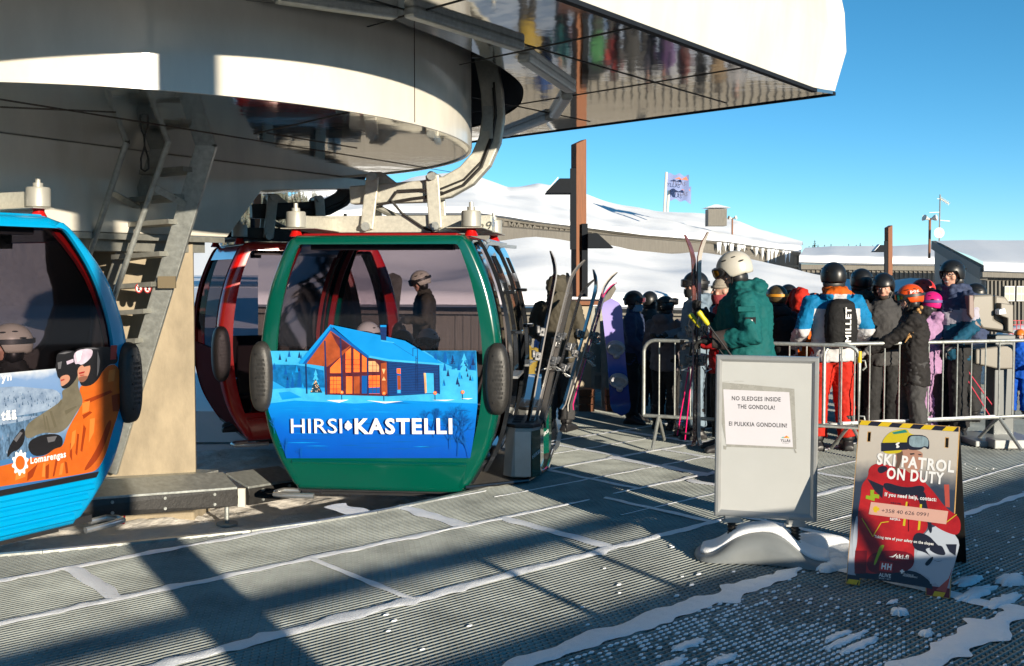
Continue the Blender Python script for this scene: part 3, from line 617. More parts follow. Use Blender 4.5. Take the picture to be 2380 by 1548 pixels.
def hanger(t, s0, m_arm, m_frame, num):
    """gooseneck arm on the outer side s0 with its carrier beam, links, roof frame and dampers"""
    g = MB(); pts = [(-.47, 2.49), (.2, 2.52), (.42, 2.56), (.60, 2.66), (.73, 2.80), (.81, 2.98), (.84, 3.18), (.83, 3.40), (.79, 3.62), (.74, 3.85)]
    rings = []
    for i, (s, z) in enumerate(pts):
        a = Vector(pts[min(i+1, len(pts)-1)])-Vector(pts[max(i-1, 0)]); a.normalize(); n = Vector((-a.y, a.x)); w2 = .098 if i else .08
        rings.append([Vector((s0*(s+n.x*w2*j), .08*k, z+n.y*w2*j)) for j, k in ((-1, -1), (1, -1), (1, 1), (-1, 1))])
    g.loft(rings); arm = g.build('hanger_arm', m_arm, t, True, bevel=.012)
    g = MB(); g.box((s0*.74, 0, 3.95), (.34, .5, .26)); g.tube([(s0*.74, -.3, 3.9), (s0*.74, -.42, 3.9)], .16, 14); g.tube([(s0*.60, -.26, 3.72), (s0*.9, -.26, 3.72)], .06, 10); g.build('grip', blackm, arm, True, bevel=.01)
    g = MB(); c = [(-.2, 2.42), (.1, 2.47), (.35, 2.50), (.58, 2.59), (.74, 2.75), (.83, 2.98), (.87, 3.2), (.85, 3.45)]
    g.tube([(s0*s, -.10, z-.02) for s, z in c], .014, 6); g.tube([(s0*s, -.085, z+.03) for s, z in c[2:]], .011, 6)
    g.tube([(s0*s, -.12, z) for s, z in ((.40, 2.50), (.2, 2.53), (-.02, 2.52), (-.08, 2.44), (.02, 2.32), (.2, 2.2), (.36, 2.12))], .013, 6); g.build('cable', rubber, arm, True, smooth=True)
    g = MB(); g.box((s0*.80, -.085, 3.16), (.09, .03, .22)); g.box((s0*.83, -.1, 3.05), (.03, .03, .14)); g.build('grip_latch', galv, arm, True)
    for s, zt, sb in ((-.24, 2.66, -.30), (.30, 2.66, .33)):
        for y in (-.13, .13):
            g = MB(); g.bar((s0*sb, y, 2.18), (s0*s, y, zt), .035, .12, (1, 0, 0)); g.build('link_plate', cast, t, True, bevel=.01)
        for s_, z_ in ((s, zt-.01), (sb, 2.2)):
            g = MB(); g.tube([(s0*s_, -.19, z_), (s0*s_, .19, z_)], .04, 12); g.build('pivot_bolt', galv, t, True, smooth=True)
    g = MB(); g.prism([(s0*-.20, -.06, 2.56), (s0*-.30, -.06, 2.70), (s0*-.18, -.06, 2.70), (s0*-.05, -.06, 2.60), (s0*.24, -.06, 2.61), (s0*.30, -.06, 2.70), (s0*.36, -.06, 2.62), (s0*.4, -.06, 2.56)], (0, .12, 0)); g.build('carrier_lug', cast, t, True, bevel=.008)
    g = MB(); g.tube([(s0*-.32, .02, 2.42), (s0*.02, .02, 2.26)], .03, 8); g.build('shock_absorber', galv_dark, t, True, smooth=True)
    g = MB(); g.box((0, 0, 2.225), (1.66*TW, .20, .15)); g.box((0, 0, 2.155), (1.7*TW, .26, .015))
    for sx in (-1, 1):
        g.bar((sx*.60*TW, 0, 2.21), (sx*.76*TW, -.80, 2.21), .05, .13); g.bar((sx*.60*TW, 0, 2.21), (sx*.76*TW, .80, 2.21), .05, .13)
        g.prism([(sx*x_*TW, y_, 2.152) for x_, y_ in ((.55, -.9), (.85, -.9), (.85, .9), (.55, .9))], (0, 0, .008))
    rf = g.build('roof_frame', m_frame, t, True, bevel=.006)
    fr = Frame((0, 0, 0), (1, 0, 0), (0, 0, 1)); fr = Frame(WM[t.name] @ Vector((s0*.86 if s0 > 0 else -.86, -.3, 2.19)), WM[t.name].to_3x3() @ Vector((0, 1, 0)), (0, 0, 1)) if num else None
    if num:
        g = MB(); text(g, fr, num, (0, 0), (.16, 0), .075, .004, 0, .02); g.build('cabin_number', M('number_ink', (.05, .12, .3), .5), rf)
    for sx in (-1, 1):
        for sy in (-1, 1):
            g = MB(); c = Vector((sx*.745*TW, sy*.80, 0)); g.tube([c+W*2.165, c+W*2.17, c+W*2.29, c+W*2.30], [.076, .082, .082, .076], 18); g.tube([c+W*2.29, c+W*2.33], .035, 10); g.tube([c+W*2.33, c+W*2.37], .018, 8)
            d = g.build('damper', M('damper_can', (.36, .355, .32), .45, .3, vary=.1), t, True, smooth=True)
            g = MB(); g.tube([c+W*2.09, c+W*2.105, c+W*2.135, c+W*2.165], [.06, .055, .04, .04], 12); g.build('damper_foot', red_p, d, True, smooth=True)
def set_taper(k):
    global HF, IF
    kk = lambda z: k if z < 1 else 1+(k-1)*(1+.75*(z-1))
    HF = fine([(1.02-(1.02-a)*kk(b), b) for a, b in HALF]); IF = fine([(.865-(.865-a)*kk(b), b) for a, b in INN])
    global TW
    TW = HF[-1].x/.70
TW = 1.0
def cabin(name, label, loc, rz, paint, s0, ribs=False, doors=True, num=None, lining=red_dk, win_split=False, dark_arm=False, pane=None):
    t = thing(name, label, 'gondola cabin', loc, rz, 'gondola cabins of the lift')
    for e in (-1, 1):                                               # end frames
        g = MB(); rr = [ring(HF, e*.90), ring(HF, e*.955, .012), ring(HF, e*.99, .035), ring(HF, e*1.0, .075), [Vector((q.x, e*1.002, q.z)) for q in ring(IF, 0)], [Vector((q.x, e*.965, q.z)) for q in ring(IF, 0, .004)]]
        g.loft(rr, caps=False); ef = g.build('end_frame', paint, t, True, smooth=True, angle=60)
        g = MB(); q = ring(IF, e*.972); g.add(q, [tuple(range(len(q)))]); g.build('end_window', tint, t, True)
        if ribs and e < 0:
            g = MB()
            for k in range(4):
                z = .015+k*.062; hw = halfw(z+.02)-.10; pr_ = [(-hw, 0), (hw, 0)]
                g.loft([[Vector((-hw, -1.0, z)), Vector((-hw, -1.018, z+.012)), Vector((-hw, -1.018, z+.040)), Vector((-hw, -1.0, z+.052))], [Vector((hw, -1.0, z)), Vector((hw, -1.018, z+.012)), Vector((hw, -1.018, z+.040)), Vector((hw, -1.0, z+.052))]])
            g.build('rib', paint, ef, True)
        if not ribs and e < 0:
            g = MB(); g.loft([[Vector((-hw, -1.0, z)), Vector((-hw, -1.02, z+.004)), Vector((-hw, -1.02, z+.014)), Vector((-hw, -1.0, z+.02))] if False else [Vector((s*(halfw(.21)-.12), y, zz)) for y, zz in ((-.998, .20), (-1.016, .206), (-1.022, .222), (-.998, .24))] for s in (-1, 1)]); g.build('bottom_crease', paint, ef, True)
    # side walls: glossy panels with windows on the inner side, door way and leaves on the outer side
    def side(g, sgn, y0, y1, z0, z1, off=0.0, th=.03, n=16, m=0):
        rows = [[], []]; zz = [z0+(z1-z0)*i/n for i in range(n+1)]
        o_ = [Vector((sgn*(halfw(z)-.012+off), 0, z)) for z in zz]; i_ = [Vector((sgn*(halfw(z)-.012+off-th), 0, z)) for z in reversed(zz)]
        lp = o_+i_; g.loft([[q+Vector((0, y, 0)) for q in lp] for y in (y0, y1)], m)
    sp = [(sgn, y0, y0+.17, -.02, 2.08) for sgn in (-1, 1) for y0 in (-.905, .735)]+[(-s0, -.735, .735, -.02, .95), (-s0, -.735, .735, 1.93, 2.08), (s0, -.735, -.5, -.02, 2.08), (s0, .5, .735, -.02, 2.08), (s0, -.5, .5, 1.99, 2.08)]
    for q in sp:
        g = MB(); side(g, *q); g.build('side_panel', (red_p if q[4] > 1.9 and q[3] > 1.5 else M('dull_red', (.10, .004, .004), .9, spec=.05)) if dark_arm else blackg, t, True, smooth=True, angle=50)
    g = MB()
    zz = [.95+(.98)*i/24 for i in range(25)]; g.grid([[Vector((-s0*(halfw(z)-.03), y, z)) for z in zz] for y in (-.735, .735)]); g.build('side_window', pane or tint, t, True, smooth=True, angle=80)
    g = MB(); g.box((0, 0, -.015), (1.40, 1.86, .05)); g.box((0, 0, -.07), (1.1, 1.5, .07)); g.build('floor', blackm, t, True)
    g = MB(); g.box((0, 0, 2.075), (1.36*TW, 1.88, .05)); g.box((0, 0, 2.098), (1.30*TW, 1.84, .028)); g.build('roof', [red_dk if paint is not blue_p else blue_p], t, True, bevel=.01)
    g = MB(); g.box((0, 0, 2.035), (1.25*TW, 1.7, .03)); g.box((0, -.80, 2.00), (1.2*TW, .12, .05)); g.build('ceiling_panel', blackm, t, True)
    for sy in (-1, 1):
        g = MB(); g.box((0, sy*.68, .44), (1.55, .42, .05)); g.box((0, sy*.86, .74), (1.6, .05, .52)); g.build('seat', M('seat_cloth', (.04, .035, .035), .8), t, True, bevel=.02)
    for e in (-1, 1):
        g = MB(); side(g, s0, e*.5-.02, e*.5+.02, 1.0, 2.0, -.035, .05); g.build('door_seal', lining, t, True)
        for sgn in (-1, 1): g = MB(); side(g, sgn, e*.87-.02, e*.87+.02, .2, 2.02, -.05, .05); g.build('inner_lining', lining, t, True)
    for e in (-1, 1):                                               # bumpers at the widest height of both ends
        for sgn in (-1, 1):
            g = MB(); rings = []
            for d, f in ((-.12, .80), (-.05, .98), (.0, 1.0), (.045, .93), (.07, .72), (.078, .35)):
                rings.append([Vector((sgn*(.985+.0)+.098*f*math.copysign(abs(math.cos(a))**.75, math.cos(a)), e*(1.0+d), .925+.295*f**.6*math.copysign(abs(math.sin(a))**.8, math.sin(a)))) for a in [2*math.pi*i/36 for i in range(36)]])
            g.loft(rings); bp = g.build('bumper', rubber, t, True, smooth=True, angle=70)
            if e < 0:
                g = MB()
                for zz_ in (.74, .92, 1.12): g.tube([(sgn*.985-.02, e*1.079, zz_), (sgn*.985-.02, e*1.085, zz_)], .009, 8)
                for i in range(6):
                    for j in range(9):
                        x = sgn*.985+.012*(i-1.2)+(.006 if j % 2 else 0); g.box((x, e*1.0785, .78+.036*j), (.004, .002, .02))
                g.build('bumper_perforation', M('hole', (.004, .004, .004), .6), bp, True)
    g = MB(); g.tube([(-s0*.70, -.90, -.045), (-s0*.84, -.90, -.045), (-s0*.88, -.98, -.045), (-s0*.86, -1.07, -.045), (-s0*.74, -1.10, -.045), (-s0*.52, -1.10, -.045)], .022, 10); g.build('guide_loop', alu, t, True, smooth=True)
    if doors:
        for c, lbl in ((-.52, 0), (.60, 1)):
            g = MB(); side(g, s0, c-.26, c+.26, .12, .9, .085, .035); side(g, s0, c-.26, c-.20, .9, 2.06, .085, .035); side(g, s0, c+.20, c+.26, .9, 2.06, .085, .035); side(g, s0, c-.2, c+.2, 1.93, 2.06, .085, .035); side(g, s0, c-.2, c+.2, 1.70, 1.78, .083, .03); side(g, s0, c-.2, c+.2, .9, .96, .084, .03)
            dr = g.build('door', blackg, t, True, smooth=True, angle=50)
            g = MB(); zz = [.96+.74*i/8 for i in range(9)]; g.grid([[Vector((s0*(halfw(z)+.055), y, z)) for z in zz] for y in (c-.2, c+.2)]); g.build('door_window', M('dark_pane', (.02, .022, .025), .04, coat=1), dr, True)
            for z in (1.62, 1.28):
                g = MB(); g.box((s0*(halfw(z)+.10), c-.02, z), (.10, .12, .03)); g.build('bracket', blackg, dr, True, bevel=.006)
            g = MB(); g.box((s0*(halfw(.92)+.09), c, .915), (.05, .52, .02)); g.build('door_handle', alu, dr, True)
            # ski box
            x0, x1 = s0*1.02, s0*1.30; k = MB(); yy = c+.12
            base = [(x0, yy-.22), (s0*1.10, yy-.30), (s0*1.24, yy-.30), (x1, yy-.20), (x1, yy+.20), (s0*1.24, yy+.28), (x0, yy+.28)]
            if s0 < 0: base = base[::-1]
            z0, z1 = .06, .48
            k.loft([[Vector((x*.97, y, z0)) for x, y in base], [Vector((x, y, z1)) for x, y in base]]); sb = k.build('ski_box', alu_m, t, True, bevel=.01)
            k = MB(); k.loft([[Vector((x+(s0*.012 if abs(x) > 1.1 else 0), y*1.0+math.copysign(.012, y-yy), z)) for x, y in base] for z in (z1, z1+.03)]); k.build('box_rim', blackm, sb, True, bevel=.008)
            k = MB()
            for sx in (1.10, 1.21):
                for j in (-.14, 0, .14): k.box((s0*sx, yy+j, z1+.031), (.075, .085, .004))
            k.build('slot', M('slot_dark', (.004, .004, .004), .7), sb, True)
            k = MB(); k.loft([[Vector((s0*1.10, yy-.304, z)), Vector((s0*1.235, yy-.304, z)), Vector((s0*1.235, yy-.308, z)), Vector((s0*1.10, yy-.308, z))] for z in (.07, .45)])
            k.build('cover_strip', alu, sb, True)
            k = MB(); k.loft([[Vector((s0*1.245, yy-.300, z)), Vector((s0*1.308, yy-.196, z)), Vector((s0*1.308, yy+.19, z)), Vector((s0*1.300, yy+.19, z)), Vector((s0*1.296, yy-.19, z)), Vector((s0*1.24, yy-.292, z))] for z in (.06, .455)])
            cp = k.build('colour_panel', paint, sb, True)
            if paint is green_p:
                mw = WM[t.name]; a = mw @ Vector((s0*1.245, yy-.300, .0)); b = mw @ Vector((s0*1.308, yy-.196, .0)); fr = Frame(a, b-a, (0, 0, 1)); k = MB(); text(k, fr, 'HIRSI', (.005, .22), (.112, .26), .032, .003, 0, .02, .1); k.build('box_lettering', white_i, cp)
        g = MB(); side(g, s0, -.90, .90, -.02, .24, .035, .06, 6); g.build('sill', blackg, t, True, smooth=True, angle=50)
        g = MB(); g.prism([(s0*.70, -.98, .012), (s0*1.20, -.66, .012), (s0*1.32, -.1, .012), (s0*1.32, .8, .012), (s0*.72, .9, .012)], (0, 0, .026)); g.build('step_plate', M('chequer_plate', (.12, .11, .10), .6, .3, vary=.4, vscale=60, bump=.6, bscale=120), t, True)
        g = MB(); g.tube([(s0*.72, -1.0, .03), (s0*1.21, -.67, .03), (s0*1.335, -.1, .03), (s0*1.335, .82, .03)], .016, 8); g.build('step_edge', blackg, t, True)
        g = MB(); g.bar((s0*.70, -.6, 2.05), (s0*.98, -.3, 2.03), .03, .03); g.bar((s0*.70, .3, 2.05), (s0*.98, .6, 2.03), .03, .03); g.tube([(s0*.85, -.5, 2.06), (s0*.85, .85, 2.06)], .018, 8); g.build('door_rail', alu, t, True)
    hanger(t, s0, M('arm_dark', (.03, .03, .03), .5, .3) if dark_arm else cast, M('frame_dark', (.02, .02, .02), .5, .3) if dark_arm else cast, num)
    return t
GL = Vector((-1.0, 9.45, 0)); GR = R(-5.7)
gc = cabin('gondola_cabin', 'green gondola cabin with a night cabin advert on its end and open black doors', GL, GR, green_p, 1, num='39')
set_taper(1.55)
bl = cabin('gondola_cabin', 'blue gondola cabin cut by the left edge, advert with two skiers on its end', (-4.25, 7.42, 0), R(58.5), blue_p, -1, ribs=True, doors=False, lining=red_dk)
blIF = list(IF)
bl.scale = (1, 1, 1.04)
set_taper(1.0)
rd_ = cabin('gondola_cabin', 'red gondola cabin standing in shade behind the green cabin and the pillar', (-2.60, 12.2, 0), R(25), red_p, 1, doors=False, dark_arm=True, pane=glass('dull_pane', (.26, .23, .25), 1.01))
# ---- the advert on the green cabin
def face_frame(t): mw = WM[t.name]; return Frame(mw @ Vector((0, -1.003, 0)), mw.to_3x3() @ Vector((1, 0, 0)), (0, 0, 1))
fg = face_frame(gc); d = Decal(fg, (600, 780, 700/2356), .002)
inkb = [ramp_z('ad_blue', [(.25, (.0, .045, .33)), (.55, (.0, .09, .45)), (.8, (.0, .20, .58)), (1.12, (.03, .30, .58))]), M('ad_roof', (0, 0.216, 0.59), .35, vary=.1, vscale=5), M('ad_navy', (0.0036, 0.0216, 0.108), .35, vary=.4, vscale=20, stretch=(1, 1, 8)),
        M('ad_warm', (0.302, 0.0576, 0.0144), .35, vary=.4, vscale=8), M('ad_lit', (0.684, 0.158, 0.0216), .35, vary=.4, vscale=8, vcol=(.9, .10, .02)), M('ad_snow', (0.036, 0.36, 0.662), .35, vary=.25, vscale=7), white_i,
        M('ad_mid', (0, 0.122, 0.36), .35, vary=.5, vscale=18), M('ad_pale', (0.684, 0.346, 0.158), .35, vary=.4, vscale=12), M('ad_tree', (.01, .03, .05), .4), M('ad_wine', (0.072, 0.0108, 0.0216), .35, vary=.4, vscale=16), M('ad_edge', (0, 0.072, 0.302), .35)]
SKY_, ROOF, NAVY, WARM, LIT, SNOW, WHT, MID, PALE, TREE, WINE, EDGE = range(12)
d.poly([(140, 258), (1893, 256), (1905, 480), (1905, 700), (1880, 930), (1845, 1138), (335, 1140), (262, 950), (190, 760), (150, 520)], SKY_)
d.poly([(150, 262), (490, 262), (400, 380), (152, 350)], SNOW); d.poly([(152, 370), (400, 372), (520, 390), (640, 420), (650, 560), (320, 560), (250, 520), (155, 470)], MID)
d.poly([(1470, 258), (1890, 258), (1895, 420), (1720, 400), (1610, 350)], MID); d.poly([(1600, 400), (1895, 420), (1900, 600), (1600, 600)], SNOW)
rn = random.Random(2)
for x, y0, y1, wd, c in ((1795, 275, 450, 120, SNOW), (1700, 290, 360, 50, NAVY), (575, 405, 560, 90, SNOW), (385, 470, 565, 60, EDGE), (345, 450, 560, 50, EDGE), (440, 400, 540, 60, EDGE), (175, 380, 540, 50, SNOW), (1560, 270, 350, 60, EDGE), (1640, 262, 340, 60, EDGE), (1860, 265, 400, 50, EDGE)):
    for k in range(4):
        f = k/4; yy = y0+(y1-y0)*f; d.poly([(x, yy), (x+wd*(.25+.25*k/2)*.7, yy+(y1-y0)*.34), (x-wd*(.25+.25*k/2)*.7, yy+(y1-y0)*.34)], c)
d.poly([(160, 575), (420, 560), (700, 600), (1180, 615), (1600, 600), (1902, 585), (1900, 690), (1300, 665), (900, 690), (400, 665), (185, 690)], SNOW)
d.poly([(270, 600), (360, 590), (460, 640), (300, 660)], SKY_)
for i in range(46):
    x = rn.choice((rn.uniform(160, 470), rn.uniform(1620, 1890))); y = rn.uniform(300, 560); hh_ = rn.uniform(25, 70); d.poly([(x, y-hh_), (x+hh_*.22, y), (x-hh_*.22, y)], rn.choice((EDGE, MID, NAVY, ROOF)))
for i in range(60):
    x = rn.uniform(200, 1850); y = rn.uniform(680, 1110); l = min(rn.uniform(40, 220), x-(180+max(0, y-700)*.42), 1840-x); l > 5 and d.poly([(x-l, y), (x, y-rn.uniform(2, 7)), (x+l, y+rn.uniform(-3, 3)), (x, y+rn.uniform(2, 6))], rn.choice((EDGE, ROOF, SKY_)) if y < 820 or rn.random() < .6 else EDGE)
d.poly([(1165, 335), (1590, 372), (1596, 606), (1170, 630)], NAVY); 
for y in range(352, 626, 14): d.line((1172, y), (1592, min(604, y+26-(y-352)*.10)), 2.5, EDGE)
d.poly([(648, 380), (700, 150), (860, 205), (1010, 312), (1165, 345), (1172, 630), (655, 616)], WINE)
d.poly([(498, 362), (700, 78), (865, 215), (800, 290), (672, 388)], WARM); d.poly([(700, 100), (860, 215), (790, 260), (745, 190)], WINE)
for q in ([(695, 440), (695, 398), (790, 300), (790, 440)], [(822, 435), (822, 268), (866, 230), (866, 435)], [(888, 432), (888, 238), (937, 276), (937, 432)], [(957, 430), (957, 290), (995, 318), (995, 430)]): d.poly(q, LIT)
d.poly([(1010, 428), (1010, 340), (1065, 342), (1097, 378), (1097, 428)], PALE)
for q, c in (([(695, 605), (695, 470), (783, 470), (783, 605)], LIT), ([(826, 608), (826, 467), (877, 467), (877, 608)], LIT), ([(890, 608), (890, 467), (938, 467), (938, 608)], WARM), ([(955, 608), (955, 462), (998, 462), (998, 608)], EDGE), ([(1010, 610), (1010, 460), (1103, 458), (1103, 610)], LIT), ([(1012, 608), (1012, 560), (1103, 556), (1103, 608)], EDGE), ([(1112, 360), (1160, 352), (1165, 610), (1118, 610)], WARM), ([(1120, 405), (1150, 405), (1136, 450)], PALE), ([(1136, 465), (1152, 500), (1120, 500)], PALE)): d.poly(q, c)
for x in (722, 748, 1045, 1075): d.line((x, 345 if x > 1000 else 470), (x, 605 if x < 1000 else 605), 3, WINE)
for y in (500, 535, 570): d.line((695, y), (785, y), 3, WINE); d.line((1010, y), (1103, y), 3, WINE)
for y in (330, 370, 405): d.line((822, y), (937, y), 3, WINE); d.line((1010, y+10), (1097, y+10), 2.5, WINE)
d.line((695, 452), (1110, 443), 18, WINE)
for a, b, wd in (((497, 362), (505, 608), 11), ((652, 175), (666, 618), 12), ((780, 150), (797, 610), 12), ((1003, 300), (1008, 622), 12), ((1166, 340), (1174, 630), 14), ((1588, 372), (1593, 612), 9)): d.line(a, b, wd, NAVY)
d.poly([(698, 42), (1105, 128), (1310, 175), (1620, 360), (1622, 376), (1170, 342), (1012, 312), (1000, 300)], ROOF); d.poly([(440, 352), (698, 40), (722, 62), (500, 364), (445, 362)], ROOF); d.poly([(698, 56), (1012, 300), (1004, 316), (700, 92)], EDGE)
d.poly([(500, 364), (700, 92), (698, 76), (470, 362)], EDGE); d.poly([(1012, 312), (1170, 342), (1622, 376), (1620, 362), (1180, 326), (1020, 296)], SNOW)
d.line((1190, 180), (1380, 300), 3, EDGE); d.poly([(1103, 44), (1160, 44), (1156, 172), (1112, 166)], NAVY); d.poly([(1108, 46), (1156, 46), (1156, 62), (1108, 62)], ROOF); d.poly([(1112, 168), (1220, 186), (1220, 194), (1112, 178)], SNOW)
for a, b in (((1375, 235), (1375, 300)), ((1412, 235), (1415, 585)), ((1378, 235), (1412, 235)), ((1400, 300), (1400, 580))): d.line(a, b, 5, NAVY)
for y in range(320, 590, 30): d.line((1400, y), (1416, y), 4, NAVY)
d.poly([(1464, 438), (1560, 442), (1556, 604), (1474, 606)], SNOW); d.poly([(1464, 438), (1482, 440), (1490, 600), (1474, 606)], PALE); d.line((1552, 440), (1556, 604), 14, NAVY)
d.poly([(1240, 398), (1278, 398), (1280, 610), (1242, 610)], EDGE); d.poly([(1243, 402), (1274, 402), (1274, 448), (1243, 440)], LIT); d.poly([(1246, 460), (1274, 460), (1276, 575), (1250, 575)], WARM); d.poly([(1248, 578), (1274, 578), (1274, 604), (1248, 604)], SNOW)
d.poly([(576, 488), (632, 600), (536, 600)], TREE)
for i in range(34): y = 505+rn.random()*92; x = 578+(rn.random()-.5)*(y-490)*.85; d.disc((x, y), 3.6, PALE if rn.random() < .6 else WHT, 5)
for x, y in ((792, 598), (1138, 606), (1558, 602), (1784, 596)): d.line((x, y+10), (x+1, y+60), 4, NAVY); d.disc((x, y), 15, LIT, 8); d.disc((x, y-2), 8, PALE, 8)
for q in ([(665, 662), (850, 658), (770, 682)], [(988, 662), (1130, 674), (1295, 670), (1145, 688)], [(1530, 660), (1720, 657), (1640, 668)], [(1770, 648), (1870, 645), (1830, 655)]): d.poly(q, WHT)
def twig(x, y, a, l, k, c):
    x2, y2 = x+l*math.cos(a), y-l*math.sin(a)
    if not (150+max(0, (y2-700))*.40 < x2 < 1895-max(0, (y2-900))*.2) or y2 > 1136: return
    d.line((x, y), (x2, y2), 1.2+k*1.0, c)
    if k:
        for j in range(3 if k > 2 else 2): twig(x2, y2, a+rn.uniform(-.75, .75), l*rn.uniform(.62, .85), k-1, c)
for x, y, l, k in ((1545, 970, 75, 5), (1745, 1120, 105, 5), (1800, 1000, 90, 5), (1840, 1130, 70, 4), (1690, 1060, 70, 4), (350, 1130, 50, 4), (250, 930, 45, 4), (470, 1135, 35, 3)): twig(x, y, math.pi/2+rn.uniform(-.2, .2), l, k, EDGE)
d.text('HIRSI', (384, 928), (802, 928), 124, WHT, .004); d.text('KASTELLI', (905, 930), (1704, 930), 124, WHT, .035)
d.poly([(850, 824), (880, 855), (882, 885), (850, 908), (822, 885), (824, 855)], WHT)
for k in range(4): y = 842+k*17; d.line((822, y+10), (850, y-4), 3, SKY_); d.line((850, y-4), (880, y+10), 3, SKY_)
d.mb.build('advert_print', inkb, gc, normals=False)
# ---- the advert on the blue cabin
fb = face_frame(bl); d = Decal(fb, (0, 840, 360/1161), .004); d.round = 2; K9 = Vector
bl_m = [ramp_z('ad2_sky_glare', [(.25, (.012, .08, .24)), (.62, (.05, .14, .30)), (.75, (.20, .26, .36)), (.88, (.09, .18, .36)), (1.08, (.14, .23, .40)), (1.14, (.45, .48, .52))], .12), M('ad2_fell', (.21, .27, .36), .15, vary=.35, vscale=14, vcol=(.10, .15, .24)), M('ad2_wood', (0.084, 0.156, 0.264), .15, vary=.7, vscale=26, stretch=(2, 2, .6)),  # sky sheet pales at the top: white glare painted into the ink
        M('ad2_orange', (0.468, 0.096, 0.012), .15, vary=.25, vscale=5), M('ad2_fold', (0.216, 0.03, 0.006), .15), M('ad2_olive', (0.12, 0.108, 0.078), .15, vary=.25, vscale=9), M('ad2_dark', (.012, .012, .014), .12), M('ad2_skin', (0.372, 0.18, 0.12), .15), M('ad2_lens', (0.372, 0.372, 0.444), .08, vary=.4, vscale=8, vcol=(.35, .22, .3)), white_i, M('ad2_olive_fold', (.09, .08, .055), .15), red_dk, M('ad2_conifer', (.035, .07, .13), .15), M('ad2_orange_light', (0.51, 0.156, 0.03), .15), M('ad2_beard', (0.168, 0.072, 0.048), .2), M('ad2_sheen', (.09, .09, .10), .12)]
hw_ = [Vector((q.x, q.z)) for q in blIF]
def xin(z):
    for a, b in zip(hw_, hw_[1:]):
        if a.y <= z <= b.y: return a.x+(b.x-a.x)*(z-a.y)/(b.y-a.y)
zz = [.285+.79*i/12 for i in range(13)]
bgp = [(xin(z)-.004, z) for z in zz]+[(-xin(z)+.004, z) for z in reversed(zz)]
d.d += .001; d.mb.add([fb.p(a, b, d.d) for a, b in bgp], [tuple(range(len(bgp)))], 0)
d.poly([(-700, 520), (-300, 430), (90, 372), (300, 392), (475, 400), (480, 540), (330, 590), (-200, 660), (-700, 760)], 1)
d.poly([(-700, 700), (-200, 650), (320, 575), (480, 520), (420, 700), (200, 900), (-100, 960), (-700, 1060)], 2); d.poly([(-500, 690), (200, 600), (330, 600), (100, 660), (-400, 730)], 1)
rq = random.Random(8); d.round = 0
for i in range(260):
    x = rq.uniform(-350, 470); y = rq.uniform(470, 900) if rq.random() < .7 else rq.uniform(420, 520); hh_ = rq.uniform(10, 38)*(y/600)**1.5
    if x > 150+ (900-y)*.9: continue
    d.poly([(x, y-hh_), (x+hh_*.2, y), (x-hh_*.2, y)], rq.choice((1, 2, 12, 12)))
d.round = 2
d.poly([(600, 365), (745, 352), (830, 208), (935, 208), (945, 430), (930, 560), (880, 700), (830, 880), (765, 1000), (690, 1030), (0, 1135), (-500, 1215), (-500, 1080), (0, 985), (250, 915), (345, 905), (425, 842), (490, 832), (525, 690), (655, 490)], 3)
for q in ([(845, 620), (880, 640), (790, 890), (690, 1000), (640, 1015), (760, 840)], [(650, 660), (670, 690), (640, 870), (625, 860)], [(600, 730), (615, 735), (600, 900), (585, 880)], [(545, 800), (560, 820), (560, 940), (540, 900)], [(350, 980), (380, 960), (375, 1070), (350, 1075)], [(430, 930), (450, 920), (420, 1055), (405, 1060)], [(210, 1030), (290, 960), (250, 1060), (205, 1095)], [(500, 940), (520, 950), (530, 1030), (510, 1035)], [(650, 480), (860, 400), (880, 415), (700, 495)], [(870, 440), (945, 420), (930, 560), (880, 560)], [(640, 590), (700, 560), (720, 570), (650, 620)]): d.poly(q, 4)
d.poly([(475, 405), (540, 380), (600, 275), (620, 300), (600, 370), (655, 490), (600, 560), (525, 690), (440, 735), (330, 720), (190, 790), (188, 670), (330, 580), (440, 510), (490, 470)], 5)
for q in ([(380, 560), (400, 560), (440, 680), (420, 690)], [(350, 600), (362, 600), (390, 720), (375, 715)], [(500, 560), (590, 520), (600, 530), (510, 590)], [(445, 510), (475, 470), (480, 500), (455, 535)], [(330, 590), (340, 590), (360, 700), (345, 705)]): d.poly(q, 10)
d.poly([(185, 672), (190, 790), (140, 860), (90, 870), (45, 930), (55, 850), (110, 760)], 6); d.poly([(200, 800), (330, 735), (480, 735), (490, 830), (420, 845), (350, 900), (240, 905)], 6)
d.poly([(432, 175), (445, 120), (520, 100), (600, 108), (620, 280), (540, 385), (475, 395), (470, 320), (440, 300)], 6); d.poly([(462, 300), (535, 280), (548, 330), (475, 382), (470, 350)], 7); d.poly([(470, 325), (500, 318), (500, 326), (472, 336)], 11); d.poly([(428, 190), (515, 160), (525, 250), (470, 302), (432, 260)], 6); d.poly([(515, 185), (570, 165), (572, 190), (520, 210)], 8)
d.poly([(575, 100), (640, 78), (740, 74), (900, 70), (930, 200), (830, 205), (745, 355), (640, 380), (615, 330), (585, 210)], 6); d.poly([(600, 220), (712, 195), (690, 300), (632, 348), (606, 322)], 7); d.poly([(612, 270), (660, 258), (655, 272), (615, 282)], 11)
d.poly([(568, 105), (724, 80), (718, 150), (640, 215), (606, 200), (580, 210)], 8); d.poly([(640, 212), (715, 190), (700, 215), (655, 225)], 6); d.poly([(865, 62), (915, 60), (905, 165), (860, 170)], 11)
